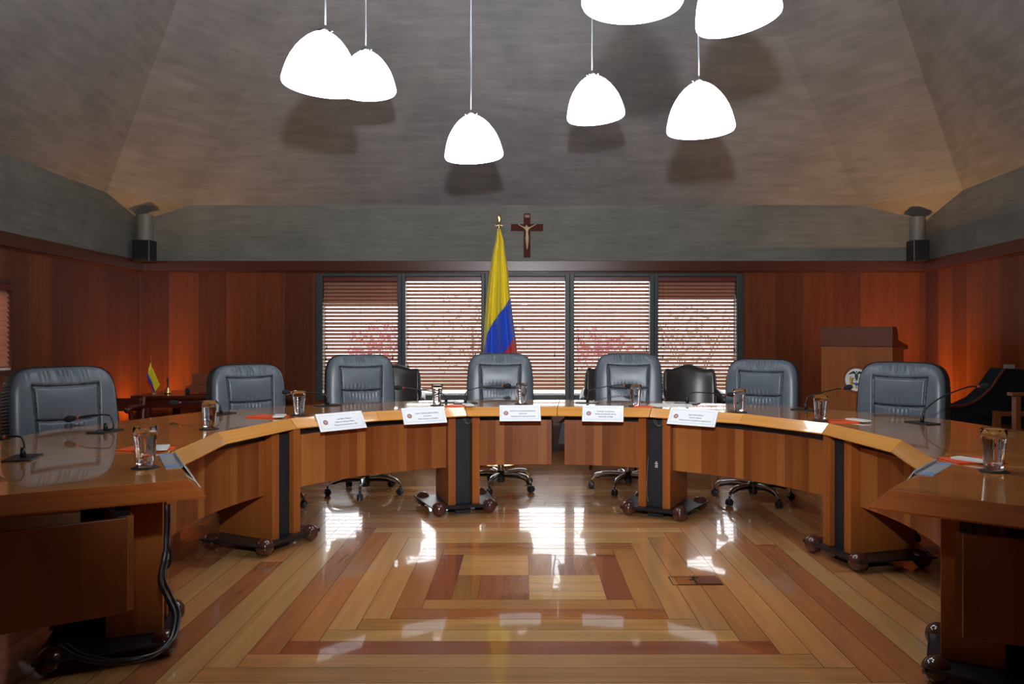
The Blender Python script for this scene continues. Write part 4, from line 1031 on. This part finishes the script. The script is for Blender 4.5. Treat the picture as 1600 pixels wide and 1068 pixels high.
# ------------------------------------------------------------------ corner fixtures: black box with grey light scoop
def corner(px0, px1, y0, ym, y1, d, label):
    p = at((px0+px1)/2, y1, d); w_ = (px1-px0)*d/F; r = thing('corner_wall_light', label, 'wall light', (p.x, d, p.z)); r['group'] = 'corner wall lights'
    h1 = (y1-ym)*d/F; h2 = (y1-y0)*d/F; R_ = w_/2
    mb = MB(); mb.prism(rounded(R_, .085, .02, 4), .0, h1); mb.build('black_box', 'black', r, bevel=.003)
    mb = MB(); n = 18
    mb.loft([[(R_*.94*math.cos(PI+PI*k/n), .02+.09*math.sin(PI+PI*k/n), z+(.02 if z > h1+.01 and k < 0 else 0)) for k in range(n+1)]+[(R_*.86*math.cos(2*PI-PI*k/n), .02+.08*math.sin(2*PI-PI*k/n), z) for k in range(n+1)] for z in (h1+.0005, h2)], caps=True)
    mb.build('scoop', 'scoop', r, smooth=40)
corner(212, 240, 336, 376, 408, 8.15, 'black box with grey scoop in the left wall corner above the rail')
corner(1421, 1447, 339, 376, 408, 8.15, 'black box with grey scoop in the right wall corner above the rail')

# ------------------------------------------------------------------ podium
def podium():
    d = 7.2; p = at(1337, 593, d); a = R2(-42); r = thing('podium', 'wooden podium with round white emblem in the corner', 'podium', (p.x, d, 0), a)
    W2 = .325; zt = zz(511, d); zl = zz(541, d); D_ = .46
    mb = MB(); mb.box((-W2, 0, 0.001), (W2, D_*.75, zl-.002)); mb.build('body', 'podium', r, bevel=.003)
    mb = MB(); pr = [(-.012, zl), (-.012, zt), (.11, zt+.005), (.15, zt-.05), (.17, zl+.06), (.47, zl+.008), (.47, zl-.03), (.3, zl-.03), (.3, zl)]
    n = len(pr); vs = [(-W2-.004, y, z) for y, z in pr]+[(W2+.004, y, z) for y, z in pr]
    mb.add(vs, [tuple(range(n))[::-1], tuple(range(n, 2*n))]+[(i, (i+1) % n, n+(i+1) % n, n+i) for i in range(n)]); mb.build('reading_desk', 'podium_dark', r, grain='x', bevel=.002)
    # emblem
    ze = zz(593, d); R_ = .105; e = MB(); S = R_/300.0     # drawn on a 600 unit disc
    def disc(rr, y, m, n=48): e.add([(rr*math.cos(2*PI*k/n), y, ze+rr*math.sin(2*PI*k/n)) for k in range(n)], [tuple(range(n))], m)
    def poly(pts, y, m, mir=False):
        for s in ((1, -1) if mir else (1,)):
            q = [(s*x*S, y, ze+z*S) for x, z in pts]; e.add(q, [tuple(range(len(q)))] , m)
    e.loft([[(R_*math.cos(2*PI*k/48), y, ze+R_*math.sin(2*PI*k/48)) for k in range(48)] for y in (-.0005, -.006)], 0)
    y = -.0066
    poly([(20, 190), (60, 235), (110, 225), (160, 190), (235, 130), (150, 150), (90, 165), (40, 150), (20, 110)], y, 1, True)         # condor wings
    poly([(-40, 170), (40, 170), (46, 60), (20, -10), (-20, -10), (-46, 60)], y-.0003, 5)                                             # body
    poly([(-16, 190), (16, 190), (18, 225), (0, 240), (-16, 225)], y-.0003, 1)                                                        # head
    poly([(150, 90), (185, 70), (182, -40), (170, -130), (120, -210), (50, -220), (100, -150), (118, -60), (120, 60)], y, 2, True)       # gold drapes
    poly([(60, 60), (118, 40), (110, 10), (60, 20)], y-.0004, 4, True)
    poly([(100, 40), (118, 40), (118, -60), (100, -150), (84, -100)], y-.0002, 1, True)
    poly([(-98, -5), (98, -5), (98, -25), (-98, -25)], y-.0005, 2)
    poly([(-96, -25), (96, -25), (94, -80), (-94, -80)], y-.0005, 0)
    poly([(-94, -80), (94, -80), (60, -130), (0, -165), (-60, -130)], y-.0005, 3)
    poly([(-26, -165), (26, -165), (30, -215), (0, -250), (-30, -215)], y-.0005, 2)
    poly([(-6, -35), (10, -35), (14, -65), (-4, -60)], y-.0008, 1)
    o = e.build('emblem', ['white', 'em_black', 'em_gold', 'em_blue', 'em_red', 'em_green'], r, smooth=20); o.location = (.01, 0, 0)
    mb = MB(); n = 60; rr = R_*1.17; mb.tube([(rr*math.cos(2*PI*k/n)+.01, -.002, ze+rr*math.sin(2*PI*k/n)) for k in range(n+1)], .0022, 6); mb.build('emblem_ring', 'podium_dark', r, smooth=True)
podium()

# ------------------------------------------------------------------ left corner desk and what stands on it
dd0, dd1 = 6.7, 7.4; zd = zz(618, dd0)
xa, xb = (203-XV)*dd0/F, (203-XV)*dd0/F+1.25
r = thing('side_desk', 'dark mahogany side desk in the left corner', 'desk', ((xa+xb)/2, (dd0+dd1)/2, 0)); hx, hy = (xb-xa)/2, (dd1-dd0)/2
mb = MB(); mb.box((-hx, -hy, zd-.03), (hx, hy, zd)); mb.box((-hx+.03, -hy+.03, zd-.11), (hx-.03, -hy+.05, zd-.0302)); mb.build('desktop', 'mahogany', r, grain='x', bevel=.006)
for sx in (-1, 1):
    for sy in (-1, 1):
        mb = MB(); mb.lathe([(.02, .001), (.024, .1), (.034, .2), (.026, .3), (.034, .45), (.034, zd-.0302)], 14, M=Matrix.Translation((sx*(hx-.12), sy*(hy-.07), 0)), caps=True); mb.build('leg', 'mahogany', r, smooth=40)
d2 = 6.95
def small_flag():
    p = at(240, 613, d2); r = thing('desk_flag', 'small yellow, blue and red table flag on the dark side desk', 'flag', (p.x, d2, zd+.0003))
    mb = MB(); mb.lathe([(.001, 0), (.026, 0), (.026, .006), (.006, .018), (.001, .018)], 20); mb.build('base', 'gold', r, smooth=35)
    mb = MB(); tp = at(236, 559, d2); tp = Vector((tp.x-p.x, 0, tp.z-zd)); mb.tube([(0, 0, .01), tp], .0022, 8); mb.lathe([(.001, 0), (.005, .006), (.001, .02)], 8, M=Matrix.Translation(tp)); mb.build('pole', 'gold', r, smooth=True)
    # three hanging bands, each its own stripe of the cloth
    def P(px, py, y=0): v = at(px, py, d2); return (v.x-p.x, y-.004, v.z-zd)
    polys = [([(235.5, 566), (237, 572), (250, 601), (243, 611), (241, 606), (238, 596), (233, 587), (231.5, 582), (233, 575)], lin((226, 206, 30))),
             ([(231.5, 582), (233, 587), (238, 596), (241, 606), (243, 611), (240, 611), (237, 603), (232, 594), (230, 586)], lin((30, 50, 150))),
             ([(230, 586), (232, 594), (237, 603), (240, 611), (238, 612), (234, 605), (230.5, 597), (229.5, 590)], lin((190, 36, 50)))]
    mb = MB(); ms = []
    for i, (pl, c) in enumerate(polys):
        ms.append(plain('small_flag_cloth_%d' % i, c, .6)); n = len(pl)
        vs = [P(a, b, .004*math.sin(k*1.3)) for k, (a, b) in enumerate(pl)]; vs2 = [(x, y+.0015, z) for x, y, z in vs]
        mb.add(vs+vs2, [tuple(range(n)), tuple(range(n, 2*n))[::-1]]+[(k, (k+1) % n, n+(k+1) % n, n+k) for k in range(n)], i)
    mb.build('cloth', ms, r)
small_flag()
p = at(262, 616, d2); r = thing('hand_bell', 'brass hand bell with dark handle on the side desk', 'bell', (p.x, d2, zd+.0003)); s = 1.0
mb = MB(); mb.lathe([(.001, .002), (.03, 0), (.026, .012), (.021, .03), (.017, .05), (.009, .062), (.001, .065)], 24); mb.build('bell_body', 'brass', r, smooth=True)
mb = MB(); mb.lathe([(.005, .062), (.006, .075), (.004, .085), (.009, .105), (.010, .125), (.006, .14), (.001, .145)], 14); mb.build('handle', 'black', r, smooth=True)
p = at(306, 614, d2); r = thing('wooden_desk_box', 'open wooden letter box on the side desk beside the brass bell', 'box', (p.x, d2+.05, zd+.0003))
mb = MB(); mb.box((-.085, -.06, 0.015), (.1, .1, .07)); mb.build('tray', 'desk_box', r, grain='x', bevel=.002)
mb = MB(); mb.box((-.085, .06, .0705), (.1, .08, .175)); mb.build('lid', 'desk_box', r, grain='x', bevel=.002)
mb = MB(); mb.box((-.09, -.065, 0), (-.05, -.0605, .04)); mb.box((-.09, -.064, .041), (-.06, -.061, .046)); mb.build('corner_clasp', 'black', r)
# desk chair whose carved arm shows left of the desk
r = thing('wooden_armchair', 'dark carved wooden armchair beside the side desk', 'chair', (-3.50, 6.33, 0), R2(8)); 
for s in (-1, 1):
    mb = MB(); mb.tube([(s*.25, .2, .66), (s*.27, .0, .675), (s*.27, -.14, .68), (s*.27, -.22, .665)], [.018, .024], 10, smooth=5); mb.build('arm', 'mahogany', r, smooth=True)
    mb = MB(); mb.tube([(s*.265, -.14, .67), (s*.255, -.08, .56), (s*.25, -.12, .44)], [.017, .02], 10, smooth=5); mb.build('arm_support', 'mahogany', r, smooth=True)
    for y in (-.22, .2):
        mb = MB(); mb.tube([(s*.22, y, .42), (s*.23, y, .001)], [.024, .018], 8); mb.build('leg', 'mahogany', r)
    mb = MB(); mb.tube([(s*.24, .2, .4), (s*.24, .26, .74)], .018, 8); mb.build('back_post', 'mahogany', r)
mb = MB(); mb.box((-.25, -.24, .4), (.25, .22, .45)); mb.build('seat', 'leather_brown', r, bevel=.015)
mb = MB(); mb.box((-.22, .235, .62), (.22, .262, .73)); mb.build('back_rail', 'mahogany', r, grain='x', bevel=.006)

# ------------------------------------------------------------------ right corner lounge chair and low bench
r = thing('lounge_chair', 'black canvas lounge chair with wooden frame at the right edge', 'lounge chair', (at(1545, 640, 6.0).x, 6.0, 0), R2(0))
o_x = r.location.x
def q2(px, py, y=6.0): v = at(px, py, y); return Vector((v.x-o_x, y-6.0, v.z))
prof = [(1462, 634), (1500, 632), (1522, 622), (1540, 606), (1551, 590), (1562, 575), (1600, 577), (1640, 580)]
sec_ = [q2(*c) for c in prof]
mb = MB(); rings = [[Vector((v.x, y, v.z+o)) for v, o in [(c, 0) for c in sec_]+[(c, -.28-.03*k) for k, c in reversed(list(enumerate(sec_)))]] for y in (-.05, .12)]
mb.loft(rings); mb.build('sling_seat', 'darkcloth', r, smooth=35)
mb = MB(); mb.tube([v+Vector((0, -.065, .0)) for v in sec_[:6]], .013, 8, smooth=5); mb.build('side_rail', 'mahogany', r, smooth=True)
mb = MB(); mb.box(tuple(q2(1563, 573)+Vector((0, -.06, -.01))), tuple(q2(1578, 571)+Vector((0, -.04, .012)))); mb.build('head_clip', 'scoop', r)
for px0, px1, ya, yb2 in ((1542, 1548, 640, 760), ):
    a, b = q2(px0, yb2), q2(px1, ya); mb = MB(); mb.box((a.x, -.1, .001), (b.x+.02, -.065, b.z)); mb.build('leg', 'chairwood', r, bevel=.003)
a, b = q2(1549, 648), q2(1600, 640); mb = MB(); mb.box((a.x+.005, -.095, a.z), (b.x, -.07, a.z+.035)); mb.build('rail', 'chairwood', r, grain='x', bevel=.003)
# second wooden armchair frame cut by the edge
r = thing('wooden_frame_armchair', 'wooden armchair frame with flat arm cut by the right picture edge', 'armchair', (at(1600, 640, 5.4).x+.15, 5.4, 0))
o_x = r.location.x; q3 = lambda px, py: (at(px, py, 5.4).x-o_x, at(px, py, 5.4).z)
a, b = q3(1577, 618), q3(1700, 613); mb = MB(); mb.box((a[0], -.03, a[1]), (b[0], .03, a[1]+.024)); mb.build('armrest', 'chairwood', r, grain='x', bevel=.004)
a, b = q3(1584, 618.5), q3(1592, 618.5)
mb = MB(); mb.box((a[0], -.025, .001), (b[0], .025, a[1]-.0003)); mb.build('leg', 'chairwood', r, bevel=.003)
mb = MB(); a2 = q3(1690, 618); mb.box((a2[0], -.025, .001), (a2[0]+.036, .025, a[1]-.0003)); mb.build('leg', 'chairwood', r, bevel=.003)
mb = MB(); a = q3(1593, 0); zc_ = .38; mb.box((a[0], .026, zc_), (a2[0], .5, zc_+.1)); mb.build('cushion', 'darkcloth', r, bevel=.02)

# ------------------------------------------------------------------ warm floor lamps washing the corners
def uplight(x, y, label, power):
    r = thing('floor_uplight', label, 'lamp', (x, y, 0)); r['group'] = 'warm corner floor uplights'
    mb = MB(); mb.lathe([(.001, 0), (.07, 0), (.07, .01), (.06, .012), (.06, .2), (.055, .2), (.055, .03), (.001, .03)], 28); mb.build('can', 'black', r, smooth=35)
    mb = MB(); mb.sphere((0, 0, .12), .035, 16); mb.build('bulb', 'warm', r, smooth=True)
    light('uplight_bulb', 'SPOT', (x, y, .17), power, (1, .50, .15), rot=(PI, 0, 0), spot_size=R2(116), spot_blend=1.0, shadow_soft_size=.05)
uplight(-4.0, 8.05, 'black floor uplight in the left corner washing the panelling orange', WARM)
uplight(3.98, 7.75, 'black floor uplight behind the podium washing the panelling orange', WARM*1.7)
uplight(-3.9, 7.45, 'black floor uplight beside the left wall behind the side desk', WARM*.3)
